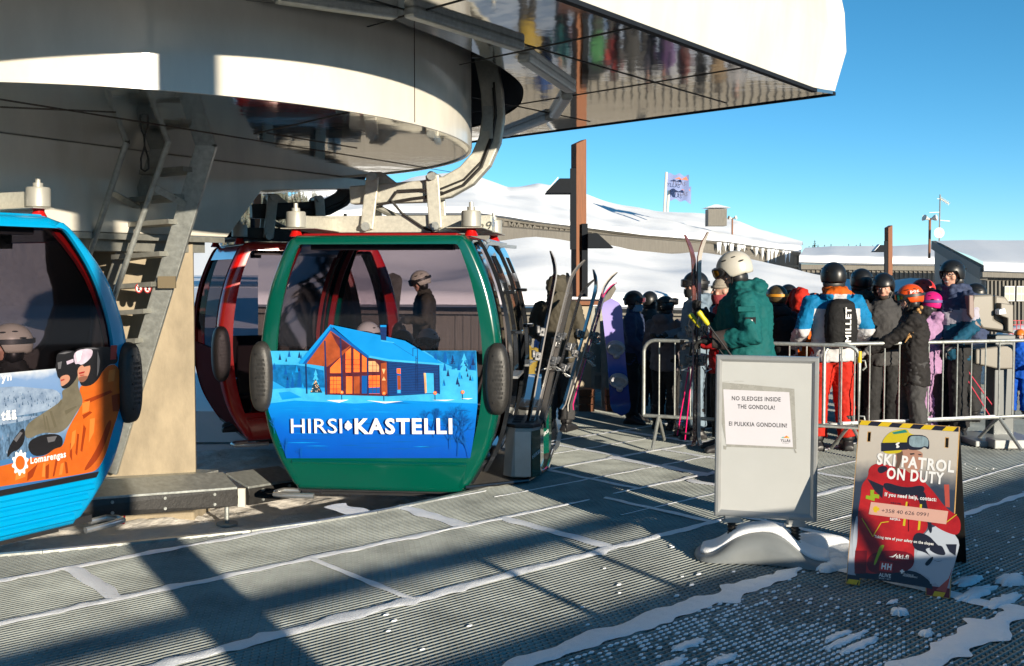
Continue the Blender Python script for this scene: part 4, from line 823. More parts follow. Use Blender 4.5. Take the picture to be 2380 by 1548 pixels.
for q in ([(640, 500), (700, 480), (690, 560), (640, 580)], [(560, 720), (590, 700), (580, 800), (545, 860)], [(700, 620), (740, 610), (730, 720), (690, 800)], [(120, 1020), (200, 1000), (190, 1060), (110, 1090)], [(330, 960), (350, 950), (345, 1060), (320, 1060)], [(850, 250), (900, 240), (890, 330), (840, 340)], [(470, 960), (495, 950), (480, 1040), (455, 1045)]): d.poly(q, 13)
d.poly([(612, 300), (690, 290), (668, 330), (632, 346), (610, 326)], 14); d.poly([(620, 288), (655, 284), (652, 291), (622, 295)], 11)
d.poly([(450, 130), (510, 112), (560, 112), (500, 130)], 15); d.poly([(650, 84), (735, 80), (780, 90), (700, 92)], 15); d.poly([(760, 100), (780, 180), (770, 260), (755, 300)], 15)
d.poly([(445, 195), (480, 185), (470, 240), (450, 245)], 15); d.poly([(590, 115), (640, 105), (620, 180), (600, 185)], 9)
d.poly([(100, 780), (150, 720), (170, 730), (120, 800)], 15); d.poly([(360, 760), (440, 750), (420, 790), (370, 800)], 15)
d.round = 0
d.mb.add([fb.p(sx*(xin(z)-.004), z, d.d+.0004) for sx, z in ((-1, .287), (1, .287), (1, .325), (-1, .325))], [(0, 1, 2, 3)], 6)
d.text('yn', (2, 338), (82, 330), 62, 9, .03); d.text('tää', (0, 635), (122, 622), 76, 9, .04); d.text('Lomarengas', (232, 962), (510, 908), 52, 9, .025)
cx0, cy0 = 150, 955; out_ = []; 
for i in range(40): r = 62 if i % 4 < 2 else 78; out_.append((cx0+r*.85*math.cos(i*math.pi/20), cy0+r*1.25*math.sin(i*math.pi/20)-4*math.cos(i*math.pi/20)))
d.poly(out_, 9); d.disc((cx0, cy0), 38, 3, 18, 54)
d.mb.build('advert_print', bl_m, bl, normals=False)
# ================================================================ ladder, guide rail
ld = thing('ladder', 'steep galvanised service ladder with handrails rising to the drum soffit', 'ladder')
def lz(y): return 8.55+(y-335)/775*.55
def LP(x, y, dz=0): return at(x, y, lz(y)+dz)
g = MB(); pr1 = [(482, 333), (450, 446), (383, 647), (329, 820), (252, 1095)]
tp = [LP(x, y) for x, y in pr1]; g.bar(tp[0], tp[-1], .165, .05, (0, 1, 0)); g.build('stringer', galv, ld, bevel=.006)
ls = [LP(x, y, .25) for x, y in ((372, 340), (196, 860))]; g = MB(); g.bar(ls[0], ls[1]+(ls[1]-ls[0])*.5, .13, .05, (0, 1, 0)); g.build('stringer', galv_dark, ld, bevel=.006)
for y in (395, 458, 516, 590, 660, 722, 790, 860):
    x1 = 475-(y-345)*.288+(-8); f = (y+8-340)/520; x0 = 372-f*176; g = MB(); g.bar(LP(x0, y+8, .22), LP(x1, y, .0), .26, .04, (0, 0, 1)); g.build('rung', galv_dark, ld)
for a, b in (((294, 330), (205, 600)), ((396, 317), (262, 700))):
    g = MB(); g.tube([LP(*a, -.25), LP((a[0]+b[0])/2, (a[1]+b[1])/2, -.25), LP(*b, -.25), LP(b[0]-40, b[1]+130, -.2)], .024, 10); g.build('handrail', galv, ld, smooth=True)
for a, b in (((360, 437), (440, 480)), ((260, 447), (322, 483))):
    g = MB(); g.bar(LP(*a, -.25), LP(*b, 0 if a[0] > 300 else .2), .055, .012, (0, 1, 0)); g.build('brace', galv, ld)
g = MB(); p = LP(388, 656, -.09); fr = Frame(p, (1, 0, .0), (0, 0, 1)); g.box(p, (.15, .02, .10)); g.build('type_plate', M('type_plate', (.20, .16, .10), .5, .4), ld)
g = MB()
for x in (323, 343):
    p = at(x, 670, 8.72); fr = Frame(p, (1, 0, 0), (0, 0, 1)); g.add([fr.p(.033*math.cos(a), .042*math.sin(a), .0) for a in [2*math.pi*i/20 for i in range(20)]], [tuple(range(20))], 0); g.add([fr.p(.024*math.cos(a), .032*math.sin(a), .002) for a in [2*math.pi*i/20 for i in range(20)]], [tuple(range(20))], 1); g.bar(fr.p(-.02, .028, .004), fr.p(.02, -.028, .004), .006, .002, fr.N, 0); g.bar(fr.p(-.004, -.02, .003), fr.p(.006, .02, .003), .012, .002, fr.N, 2)
g.build('warning_disc', [M('warn_red', (.35, .02, .02), .5), white_i, black_i], ld, normals=False)
g = MB(); p = at(336, 340, 8.3); g.tube([p+W*.1, p, p-W*.10+Vector((-.03, 0, 0)), p-W*.18+Vector((-.03, 0, 0)), p-W*.2, p-W*.18+Vector((.03, 0, 0)), p-W*.1+Vector((.03, 0, 0)), p], .008, 6); g.tube([at(298, 300, 8.3), at(300, 335, 8.3)], .006, 6); tag(g.build('hanging_strap', rubber, smooth=True), 'black looped strap hanging from the drum soffit beside the ladder', 'strap')
gr_ = thing('guide_rail', 'long low curved guide rail with a sloping steel top and bolted black face', 'guide rail')
def rail_seg(t, top0, top1, Y0, Y1, nb):
    a = at(*top0, Y0); b = at(*top1, Y1); dv = (b-a).normalized(); nb_ = Vector((-dv.y, dv.x, 0)).normalized()
    g = MB(); g.prism([a, b, b+nb_*.30+W*.085, a+nb_*.30+W*.085], (0, 0, -.02)); g.build('top_plate', galv, t, bevel=.004)
    g = MB(); g.prism([a-W*.018+nb_*.0, b-W*.018, b-W*.085-nb_*.015, b-W*.165, a-W*.165, a-W*.085-nb_*.015], nb_*.06); g.build('black_face', rubber, t, bevel=.004)
    for i in range(nb):
        for z in (-.045, -.13):
            p = a+(b-a)*((i+.5)/nb)+W*z-nb_*.012; g = MB(); g.tube([p+nb_*.02, p-nb_*.008], .013, 8); g.build('bolt', galv, t, smooth=True)
rail_seg(gr_, (60, 1168), (552, 1132), 7.7, 8.75, 4)
p = at(527, 1178, 8.75); g = MB(); g.tube([p+W*.05, Vector((p.x, p.y, -.36))], .02, 10); g.tube([Vector((p.x, p.y, -.365)), Vector((p.x, p.y, -.35))], .09, 16); g.build('foot', galv, gr_, smooth=True)
p = at(562, 1140, 8.8); g = MB(); g.box(p-W*.06, (.06, .03, .16)); g.build('joint_plate', white_paint, gr_)
g2 = thing('guide_rail', 'short guide rail section at the lower left corner of the green cabin', 'guide rail'); rail_seg(g2, (577, 1131), (700, 1112), 8.85, 9.35, 2)
# loose slabs and a red marker in the pit
g = MB(); g.prism([at(x, y, 8.9) for x, y in ((215, 1205), (450, 1190), (452, 1232), (215, 1240))], (0, .5, 0)); tag(g.build('footing_block', concrete, bevel=.02), 'low concrete footing block under the guide rail', 'footing')
g = MB(); p = gz(275, 1218, -.3); g.prism([p+Vector((0, 0, 0)), p+Vector((.05, 0, .0)), p+Vector((.06, 0, .09))], (0, .01, 0)); tag(g.build('red_marker', red_p), 'tiny red pennant marker in the pit below the long rail', 'marker')
# ================================================================ signs
sg = thing('notice_stand', 'white framed notice stand about sledges on a snowy weighted grey base', 'sign')
S_TL = at(1643, 825, 6.5); S_BL = at(1660, 1198, 6.5); S_BR = at(1898, 1213, 6.34); S_TR = at(1880, 828, 6.34)
fs = Frame(S_BL, S_BR-S_BL, S_TL-S_BL); SW = (S_BR-S_BL).length; SHh = (S_TL-S_BL).length
g = MB(); g.prism([fs.p(.01, .01, -.008), fs.p(SW-.01, .01, -.008), fs.p(SW-.01, SHh-.01, -.008), fs.p(.01, SHh-.01, -.008)], fs.N*-.022); g.build('panel', M('notice_panel', (.40, .41, .405), .28, vary=.05, vscale=3), sg)
for a, b, in (((0, 0), (SW, 0)), ((SW, 0), (SW, SHh)), ((SW, SHh), (0, SHh)), ((0, SHh), (0, 0))):
    A0 = Vector(a); B0 = Vector(b); t = (B0-A0).normalized(); n = Vector((-t.y, t.x)); q = []
    for e, sgn in ((A0, 1), (B0, -1)):
        q.append([fs.p(*(e+(n+t*sgn)*o), h) for o, h in ((0, -.034), (0, .002), (.008, .010), (.024, .010), (.040, -.006), (.040, -.034))])
    g = MB(); g.loft(q); g.build('frame_rail', M('frame_alu', (.40, .41, .41), .3, .55, vary=.06, vscale=6), sg)
d = Decal(fs, (1650, 840, 800/1935), -.0065); pm = [M('paper', (.50, .49, .53), .7, vary=.03, vscale=4), black_i, M('tape', (.28, .28, .26), .25, vary=.12, vscale=14), M('logo_orange', (0.528, 0.145, 0.0132), .6), M('logo_teal', (.05, .35, .30), .6), M('logo_yellow', (0.495, 0.33, 0.033), .6)]
d.poly([(262, 225), (700, 265), (712, 622), (300, 608), (262, 420)], 2)
d.poly([(280, 268), (670, 285), (692, 610), (296, 592)], 0)
for q in ([(262, 262), (380, 262), (385, 240), (300, 230), (262, 238)], [(280, 600), (300, 605), (296, 625), (282, 622)], [(690, 600), (716, 645), (705, 645)]): d.poly(q, 2)
d.text('NO SLEDGES INSIDE', (330, 332), (619, 340), 25, 1, .02); d.text('THE GONDOLA!', (364, 381), (584, 388), 25, 1, .02); d.text('EI PULKKIA GONDOLIIN!', (313, 482), (656, 494), 25, 1, .02)
d.poly([(622, 556), (632, 548), (646, 550), (650, 556)], 4); d.poly([(634, 555), (654, 541), (670, 556)], 3); d.poly([(650, 556), (662, 545), (672, 558)], 5); d.text('YLLÄS', (618, 577), (676, 580), 15, 1, .03); d.text('SKI RESORT', (628, 587), (668, 589), 4, 1, .02)
rnd = random.Random(6)
for i in range(14): x, y = 258+rnd.random()*150, 215+rnd.random()*50; d.line((x, y), (x+rnd.uniform(15, 60), y+rnd.uniform(-8, 8)), 1.6, 2)
d.mb.build('paper_notice', pm, sg, normals=False)
# springs and base
for f in (.18, .80):
    c = fs.p(SW*f, -.005, -.016); g = MB(); g.box(c-W*.005, (.10, .05, .03)); g.box(c-W*.025, (.13, .055, .012)); g.build('clamp', alu_m, sg)
    pts = [c+Vector((.026*math.cos(a), .026*math.sin(a), -.035-.0032*a)) for a in [i*.5 for i in range(0, 76)]]; g = MB(); g.tube(pts, .006, 5); g.tube([c-W*.03, c-W*.17], .02, 10); g.build('spring', M('spring_dark', (.03, .026, .022), .5, .3), sg, smooth=True)
c0 = Vector((fs.p(SW*.5, 0, 0).x, 6.42, 0)); ux = Vector((fs.X.x, fs.X.y, 0)).normalized(); uy = Vector((-ux.y, ux.x, 0))
def base_h(u): return .04+.135*math.exp(-((u+.02)/.235)**4)+.02*math.exp(-(u/.1)**2)
def base_surf(off=0.0, shrink=1.0, zoff=0.0):
    rows = []
    for i in range(33):
        u = -.43+.86*i/32; e = max(0.0, 1-(abs(u)/.435)**6)**.5; dd = (.17+.10*abs(u/.43)**1.5)*e*shrink+.004; h = base_h(u)*max(.15, e)+off; r = []
        for a in range(13):
            t = math.pi*a/12; y = -dd*math.copysign(abs(math.cos(t))**.7, math.cos(t)); z = h*(abs(math.sin(t))**.55); r.append(c0+ux*u*shrink+uy*y+W*(z+.003+zoff*(abs(math.sin(t))**.4)+off*.5*nz(u*9, a*.8, 1, 4)))
        rows.append(r)
    return rows
g = MB(); g.loft(base_surf()); g.build('weighted_base', M('grey_plastic', (.16, .175, .18), .35, vary=.08, vscale=8), sg, smooth=True, angle=75)
g = MB(); rows = base_surf(.012, .97, .012); rows = [r[1:-1] if False else r[4:-2] for r in rows[1:-1]]; g.grid(rows); o = g.build('base_snow', snow_fine, sg, smooth=True, angle=85); md = o.modifiers.new('t', 'SOLIDIFY'); md.thickness = .02; md.offset = -1
g = MB()
for dx, dy, rx, ry, rz in ((.36, .24, .20, .13, .12), (.50, .14, .16, .12, .08), (.42, -.06, .12, .10, .05), (.62, .12, .10, .09, .05), (.30, .30, .22, .10, .10), (.16, .32, .2, .1, .07), (.55, -.02, .1, .06, .03)):
    g.ell(c0+ux*dx+uy*dy, (rx, ry, rz), None, 18, 10)
me = remesh(g, .012, 3)
for v in me.vertices: v.co += Vector((nz(v.co.x*9, v.co.y*9, 1, 1), nz(v.co.x*9, v.co.z*9, 1, 2), nz(v.co.y*9, v.co.z*9, 1, 3)))*.02
o = put('snow_heap', me, None, [snow_fine]); struct(o, 'stuff')
# folding board
ab = thing('folding_board', 'ski patrol folding board with yellow and black striped edges', 'sign')
BL_ = gz(1966, 1357); BR_ = gz(2208, 1392); TL_ = at(2018, 978, 6.13); fa = Frame(BL_, BR_-BL_, TL_-BL_); AW = (BR_-BL_).length; AH = (TL_-BL_).length
TRu = fa.uv(2263, 997)[0]; x0 = .0; sk = (TRu-AW)
def ap(x, y, dd=0): return fa.p(x+sk*y/AH*0, y, dd)
edge_m = M('ply_edge', (.45, .27, .10), .7, vary=.3, vscale=40)
prof = [(0, 0), (.075, 0), (.080, .055), (.425, .055), (.43, 0), (AW, 0), (AW, AH), (0, AH)]
g = MB()
outer_l = prof; slots = [[(.215, AH-.075), (.355, AH-.075), (.362, AH-.09), (.355, AH-.115), (.215, AH-.115), (.208, AH-.10)], [(.055, AH-.07), (.072, AH-.07), (.072, AH-.125), (.055, AH-.125)], [(AW-.072, AH-.07), (AW-.055, AH-.07), (AW-.055, AH-.125), (AW-.072, AH-.125)]]
bm = bmesh.new(); me = bpy.data.meshes.new('front_panel')
for lp in [outer_l]+slots:
    vs = [bm.verts.new(fa.p(x, y, 0)) for x, y in lp]
    for i in range(len(vs)): bm.edges.new((vs[i], vs[(i+1) % len(vs)]))
bmesh.ops.triangle_fill(bm, use_beauty=True, edges=bm.edges[:]); r = bmesh.ops.extrude_face_region(bm, geom=bm.faces[:]); bmesh.ops.translate(bm, vec=fa.N*-.014, verts=[v for v in r['geom'] if isinstance(v, bmesh.types.BMVert)]); bmesh.ops.recalc_face_normals(bm, faces=bm.faces)
bm.to_mesh(me); bm.free(); put('front_panel', me, ab, [edge_m])
pk = (2080, 1000, 340/1096); d = Decal(fa, pk, .0004, .00004)
im = [ramp_z('ps_bg', [(0, (.20, .22, .28)), (.25, (.40, .43, .49)), (.42, (.02, .033, .06)), (.62, (.033, .045, .07)), (.68, (.22, .21, .20)), (.74, (.42, .385, .34)), (.95, (.45, .41, .36))], .18), M('ps_red', (0.363, 0.0132, 0.0132), .2, vary=.35, vscale=7), M('ps_red_dark', (0.132, 0.00528, 0.00792), .2, vary=.3, vscale=9), M('ps_navy', (.015, .015, .025), .2), M('ps_yellow', (0.475, 0.383, 0.0132), .2), M('ps_green', (0.231, 0.33, 0.0132), .2), M('ps_skin', (0.363, 0.198, 0.139), .2), M('ps_lens', (0.211, 0.29, 0.33), .1, vary=.4, vscale=14, stretch=(3, 3, .3)), white_i, M('ps_label', (0.528, 0.31, 0.251), .3), black_i, yellow, M('ps_greenh', (.02, .18, .14), .2), M('ps_glow', (0.363, 0.066, 0.0462), .2), M('ps_snow', (0.396, 0.436, 0.502), .2), M('ps_hair', (.10, .06, .04), .3), M('ps_lit', (0.462, 0.396, 0.0132), .2)]
(BG, RED, RDK, NVY, YEL, GRN, SKN, LNS, WHI, LBL, BLK, SYE, GRH, GLW, PSN, HAI, ZIP) = range(17)
# background sheet cut round the slots: strips
def sheet(x0, y0, x1, y1, m): d.mb.add([fa.p(x0, y0, .0006), fa.p(x1, y0, .0006), fa.p(x1, y1, .0006), fa.p(x0, y1, .0006)], [(0, 1, 2, 3)], m)
e = .004; yt0, yt1 = AH-.118, AH-.066
sheet(e, .055, AW-e, AH-.128, BG); sheet(e, AH-.066, AW-e, AH-e, BG); sheet(e, .004, .074, .055, NVY); sheet(.433, .004, AW-e, .055, RDK)
sheet(e, AH-.128, .053, AH-.066, BG); sheet(.074, AH-.128, .206, AH-.066, BG); sheet(.206, AH-.128, .364, AH-.117, BG); sheet(.206, AH-.0735, .364, AH-.066, BG); sheet(.364, AH-.128, AW-.074, AH-.066, BG); sheet(AW-.053, AH-.128, AW-e, AH-.066, BG)
d.d = .0012; d.round = 2
d.poly([(40, 780), (60, 1000), (30, 1150), (10, 1180), (0, 1050)], PSN); d.poly([(620, 880), (860, 1000), (820, 1180), (740, 1440), (620, 1330), (490, 1260), (500, 1140)], PSN); d.poly([(725, 590), (765, 590), (770, 770), (735, 765)], GLW); d.poly([(800, 1220), (740, 1440), (660, 1420), (760, 1330)], GLW)
d.poly([(20, 1130), (100, 1280), (300, 1270), (490, 1260), (620, 1350), (640, 1420), (590, 1400), (110, 1325), (20, 1330)], NVY)
d.poly([(190, 420), (270, 430), (420, 480), (530, 480), (560, 560), (640, 640), (740, 780), (860, 850), (850, 1000), (720, 960), (600, 880), (590, 960), (500, 1010), (490, 1110), (490, 1250), (350, 1290), (20, 1290), (20, 1140), (45, 1040), (45, 820), (70, 680), (75, 590), (130, 530), (130, 460)], RED)
d.poly([(25, 1110), (120, 1110), (110, 1290), (20, 1290)], RDK); d.poly([(130, 1110), (490, 1110), (488, 1250), (350, 1290), (110, 1290)], RDK); d.poly([(120, 545), (250, 600), (240, 700), (180, 640)], NVY); d.poly([(240, 560), (420, 620), (560, 590), (580, 640), (500, 690), (260, 650)], NVY); d.poly([(195, 470), (230, 440), (280, 450), (280, 480), (220, 510)], NVY)
d.poly([(260, 680), (520, 720), (560, 950), (470, 1000), (330, 960), (300, 880)], RED); d.poly([(440, 740), (450, 740), (450, 960), (440, 960)], RDK)
d.poly([(500, 640), (580, 640), (585, 740), (620, 850), (635, 960), (610, 980), (590, 860), (540, 760)], NVY)
d.poly([(425, 726), (438, 726), (418, 916), (400, 914)], ZIP); d.poly([(535, 745), (552, 745), (535, 945), (518, 950)], ZIP)
for a, b in (((78, 855), (165, 1000)), ((165, 1000), (230, 890)), ((230, 890), (290, 882)), ((620, 830), (740, 890)), ((740, 890), (825, 825))): d.line(a, b, 6, ZIP)
d.poly([(220, 1070), (255, 1062), (250, 1085), (215, 1150), (185, 1225), (168, 1222), (200, 1130)], GRN)
d.poly([(340, 300), (560, 320), (555, 400), (540, 470), (480, 510), (420, 480), (400, 400), (350, 430)], SKN); d.poly([(340, 310), (410, 320), (385, 420), (350, 520), (330, 500), (360, 400)], HAI)
d.poly([(455, 345), (490, 343), (495, 352), (460, 358)], BLK); d.poly([(520, 350), (548, 352), (548, 360), (525, 360)], BLK)
d.poly([(235, 260), (260, 215), (310, 170), (400, 152), (440, 155), (450, 190), (560, 215), (440, 320), (400, 310), (380, 345), (240, 350)], YEL); d.poly([(315, 180), (420, 158), (440, 180), (330, 195)], GRH)
d.poly([(232, 262), (435, 258), (440, 315), (232, 330)], NVY); d.poly([(435, 215), (470, 196), (605, 205), (612, 325), (570, 290), (545, 318), (445, 320), (432, 290)], NVY); d.poly([(450, 222), (475, 205), (600, 212), (603, 300), (575, 285), (545, 300), (450, 292)], LNS)
d.poly([(340, 270), (372, 255), (378, 265), (358, 278), (380, 290), (360, 305), (345, 298), (355, 288)], WHI)
d.round = 0; d.poly([(145, 632), (176, 634), (172, 665), (215, 670), (214, 700), (180, 695), (178, 722), (148, 712), (148, 712), (108, 700), (112, 675), (145, 680)], GRN)
d.round = 2; d.poly([(490, 960), (600, 985), (660, 1050), (730, 1120), (765, 1150), (700, 1200), (640, 1190), (600, 1130), (470, 1095)], NVY); d.poly([(570, 1090), (720, 1080), (770, 1120), (750, 1180), (650, 1200), (600, 1130)], PSN); d.poly([(590, 1090), (700, 1060), (730, 1110), (740, 1150), (660, 1140)], NVY); d.poly([(590, 1190), (640, 1150), (640, 1180), (600, 1235), (570, 1220)], NVY); d.poly([(740, 1060), (825, 1060), (815, 1150), (770, 1120)], NVY); d.poly([(610, 1310), (655, 1310), (650, 1370), (615, 1370)], PSN)
d.round = 0
d.text('SKI PATROL', (193, 428), (803, 494), 88, WHI, .035); d.text('ON DUTY', (272, 540), (722, 586), 88, WHI, .035)
d.text('If you need help, contact:', (258, 680), (664, 722), 30, WHI, .03)
d.poly([(150, 727), (758, 800), (742, 903), (132, 824)], LBL); d.poly([(178, 760), (202, 762), (201, 770), (217, 772), (214, 797), (199, 796), (197, 811), (172, 808), (173, 794), (166, 792), (168, 768), (177, 769)], SYE)
rp = [(232, 808), (275, 811), (305, 815), (350, 822), (385, 826), (440, 832), (500, 838), (545, 842), (597, 846)]
d.text('+358 40 626 0991', (232, 808), (600, 842), 30, NVY, .0, .1)
d.text('TRYSIL', (303, 740), (392, 748), 12, NVY, .02); d.text('REFJELL', (300, 866), (382, 874), 16, WHI, .03)
d.text('Taking care of your safety on the slopes', (176, 1008), (642, 1068), 22, WHI, .03)
d.text('ski.fi', (345, 1170), (445, 1178), 34, WHI, .03, .12); d.poly([(290, 1158), (325, 1152), (355, 1132), (345, 1150), (325, 1164)], WHI)
d.poly([(220, 1192), (325, 1205), (318, 1282), (213, 1268)], RED); d.text('HH', (230, 1252), (310, 1262), 46, WHI, .05, .08)
d.text('ALIVE', (212, 1312), (306, 1325), 30, WHI, .02); d.text('SINCE / 1877', (212, 1330), (304, 1342), 11, WHI, .0)
d.poly([(390, 1258), (404, 1260), (402, 1268), (414, 1270), (412, 1282), (400, 1281), (398, 1292), (386, 1290), (387, 1279), (378, 1277), (380, 1266), (389, 1267)], WHI); d.text('TRUSTED BY', (404, 1300), (488, 1312), 12, WHI, .01); d.text('PROFESSIONALS', (402, 1312), (515, 1327), 12, WHI, .01)
ye = [(e, AH-.030), (AW-e, AH-.030), (AW-e, AH-e), (e, AH-e)]; d.d += .001
d.mb.add([fa.p(x, y, d.d) for x, y in ye], [(0, 1, 2, 3)], NVY); d.d += .0006
for i in range(5): x = .004+i*.118; d.mb.add([fa.p(max(e, x+a), y, d.d) for a, y in ((-.012, AH-.030), (.047, AH-.030), (.067, AH-e), (.010, AH-e))], [(0, 1, 2, 3)], SYE)
for x in (.0, .066, .462): d.mb.add([fa.p(min(AW-e, max(e, x+a)), y, d.d) for a, y in ((.004, .004), (.060 if x != .066 else .010, .004), (.070 if x != .066 else .010, .03), (.014 if x != .066 else .004, .03))], [(0, 1, 2, 3)], SYE)
d.mb.build('poster', im, ab, normals=False)
hg = fa.p(0, AH, -.016); hg2 = fa.p(AW, AH, -.016); bk = Vector((fa.N.x, fa.N.y, 0)).normalized()*-.50
g = MB(); b0 = Vector((hg.x, hg.y, 0))+bk*1.0; b1 = Vector((hg2.x, hg2.y, 0))+bk*1.0; nn = (b1-b0).cross(hg-b0).normalized()*.014
g.prism([hg, hg2, b1, b0], nn); g.build('back_panel', M('board_black', (.012, .011, .010), .6), ab)
# ================================================================ crowd barriers
def barrier(a, b, label, feet, curved=(True, True), snowcap=False, hook=True):
    a = Vector(a); b = Vector(b); t = (b-a).normalized(); n = Vector((-t.y, t.x, 0)); L = (b-a).length
    o = thing('crowd_barrier', label, 'barrier', group='crowd barriers along the queue')
    zt, zb, r = 1.09, .31, .019
    def P(s, z, y=0): return a+t*s+W*z+n*y
    c = [P(0, zb), P(0, zt-.12)]+[P(.12-.12*math.cos(q), zt-.12+.12*math.sin(q)) for q in (.4, .8, 1.2, 1.57)]+[P(L-.12, zt)]+[P(L-.12+.12*math.sin(q), zt-.12+.12*math.cos(q)) for q in (.4, .8, 1.2, 1.57)]+[P(L, zb), P(0, zb)]
    g = MB(); g.tube(c, r, 10); g.build('tube_frame', galv, o, smooth=True, angle=70)
    nb = int(L/.158)
    for i in range(1, nb):
        g = MB(); s = L*i/nb; g.tube([P(s, zb), P(s, zt)], .0075, 8); g.build('bar', galv, o, smooth=True)
    for s in feet:
        g = MB(); g.tube([P(s, zb, 0), P(s-.02, .02, .30)], .018, 8); g.tube([P(s, zb, 0), P(s+.02, .02, -.30)], .018, 8); g.build('foot', galv, o, smooth=True)
    if hook:
        for z in (.42, .95):
            g = MB(); g.tube([P(L, z), P(L+.05, z), P(L+.06, z-.06), P(L+.03, z-.09)], .009, 8); g.build('hook', galv, o, smooth=True)
    if snowcap:
        rows = []
        g = MB()
        for i in range(41): s = .2+(L*.7)*i/40; k = .5+.5*nz(s*5, 0, 1, 3); g_ = [P(s, zb+.012+.022*k*math.sin(q)+.0, .024*math.cos(q)) for q in (0, .6, 1.2, 1.57, 2, 2.5, 3.14)]; rows.append(g_)
        g.grid(rows); g.build('rail_snow', snow_fine, o, smooth=True, normals=False)
    return o
bar1 = barrier((1.36, 10.62, 0), (3.30, 9.78, 0), 'crowd barrier with a yellow mark behind the sledge notice', (.16, 1.66), hook=True)
yb = MB(); p = Vector((3.30, 9.78, .98)); yb.tube([p-W*.05, p+W*.06], .0205, 10); yb.build('yellow_mark', yellow, bar1, smooth=True)
for z in (.52, .93):
    g = MB(); q = Vector((3.30, 9.78, z))-Vector((.69, -.30, 0)); g.box(q, (.06, .06, .03)); g.build('sleeve', white_paint, bar1)
bar2 = barrier((3.02, 9.96, 0), (5.45, 10.62, 0), 'crowd barrier with a snowy lower rail right of the folding board', (.30, 2.02), hook=False, snowcap=True)
# ================================================================ ticket gate, booth, crates, net
gt = thing('ticket_gate', 'beige ticket gate with a hooded reader head on a grey post', 'ticket gate'); YG = 11.0
def pxb(g, pts, Y, dep): g.prism([at(x, y, Y) for x, y in pts], (0, dep, 0)); return g
beige = M('gate_beige', (.17, .155, .13), .4, vary=.1, vscale=6); beige_d = M('gate_brown', (.16, .10, .09), .45)
g = pxb(MB(), [(2262, 686), (2310, 684), (2311, 742), (2336, 756), (2336, 770), (2284, 764), (2264, 738), (2256, 715)], YG-.25, .5); g.build('reader_head', beige, gt, bevel=.02)
g = pxb(MB(), [(2252, 686), (2263, 686), (2266, 740), (2284, 764), (2268, 758), (2252, 730)], YG-.28, .5); g.build('head_cheek', beige_d, gt, bevel=.01)
g = pxb(MB(), [(2312, 686), (2338, 690), (2350, 706), (2350, 778), (2338, 772), (2336, 756), (2311, 742)], YG-.2, .5); g.build('head_shell', beige, gt, bevel=.02)
g = pxb(MB(), [(2326, 704), (2356, 708), (2356, 776), (2342, 770), (2342, 740), (2326, 734)], YG-.3, .3); g.build('scanner', beige, gt, bevel=.01)
g = pxb(MB(), [(2322, 720), (2336, 716), (2340, 730), (2322, 732)], YG-.33, .1); g.build('snow_cap', snow_fine, gt, bevel=.01)
g = pxb(MB(), [(2268, 812), (2355, 800), (2357, 858), (2320, 858), (2268, 846)], YG-.15, .4); g.build('collar', beige, gt, bevel=.015)
g = MB(); p0 = at(2332, 780, YG); g.box(Vector((p0.x, YG+.05, .56)), (.22, .2, 1.12)); g.build('post', M('gate_post', (.10, .11, .115), .45, .3), gt, bevel=.01)
g = MB(); g.box(Vector((p0.x-.15, YG-.15, .03)), (.7, .7, .06)); g.box(Vector((p0.x-.2, YG-.55, .05)), (.35, .2, .09)); g.build('foot_plate', alu_m, gt, bevel=.01)
bo = thing('booth', 'beige booth with a brown timber counter top below the tall lamp post', 'booth'); YB = 13.6
g = MB(); g.prism([at(x, y, YB) for x, y in ((1315, 712), (1378, 712), (1378, 905), (1315, 905))], (0, .8, 0)); g.build('booth_panel', M('booth_beige', (.34, .29, .21), .6, vary=.08), bo)
g = MB(); g.prism([at(x, y, YB-.05) for x, y in ((1300, 700), (1405, 700), (1405, 709), (1300, 709))], (0, .95, 0)); g.build('counter_top', brown_w, bo)
g = MB(); g.bar(at(1400, 709, YB), at(1404, 960, YB), .07, .07); g.bar(at(1378, 712, YB+.02), at(1378, 960, YB+.02), .05, .05); g.bar(at(1378, 868, YB), at(1430, 868, YB), .04, .05); g.build('booth_post', galv_dark, bo)
g = MB(); g.prism([at(x, y, YB+.1) for x, y in ((1380, 800), (1440, 800), (1440, 905), (1380, 905))], (0, .5, 0)); g.build('lower_panel', M('booth_grey', (.30, .29, .26), .6), bo)
g = MB(); g.prism([at(x, y, YB+.1) for x, y in ((1396, 690), (1428, 662), (1432, 672), (1406, 720), (1396, 720))], (0, .1, 0)); g.build('tilted_board', grey_w2, bo)
for x, lab in ((1362, 'small brown timber crate beside the booth foot, left one'), (1425, 'small brown timber crate right of the booth posts')):
    t = thing('timber_crate', lab, 'crate', group='timber crates by the booth'); p = at(x, 935, 13.3); g = MB()
    for k in range(3): g.box(Vector((p.x, 13.3, .04+k*.1)), (.2, .22, .085))
    g.build('crate_slat', brown_w, t, bevel=.004)
nt_ = thing('safety_net', 'red mesh safety net on the snow at the right edge', 'net'); g = MB()
for i in range(14): g.bar(at(2345+i*9, 745, 15), at(2345+i*9, 900, 15), .008, .008)
for i in range(16): g.bar(at(2345, 745+i*10, 15), at(2470, 745+i*10, 15), .008, .008)
g.build('net_mesh', M('net_red', (.5, .02, .04), .6), nt_)
g = MB(); g.ell(at(2400, 860, 16.5), (.9, .6, .75), None, 24, 14); o = g.build('snow_bank', snow_m, smooth=True); struct(o)
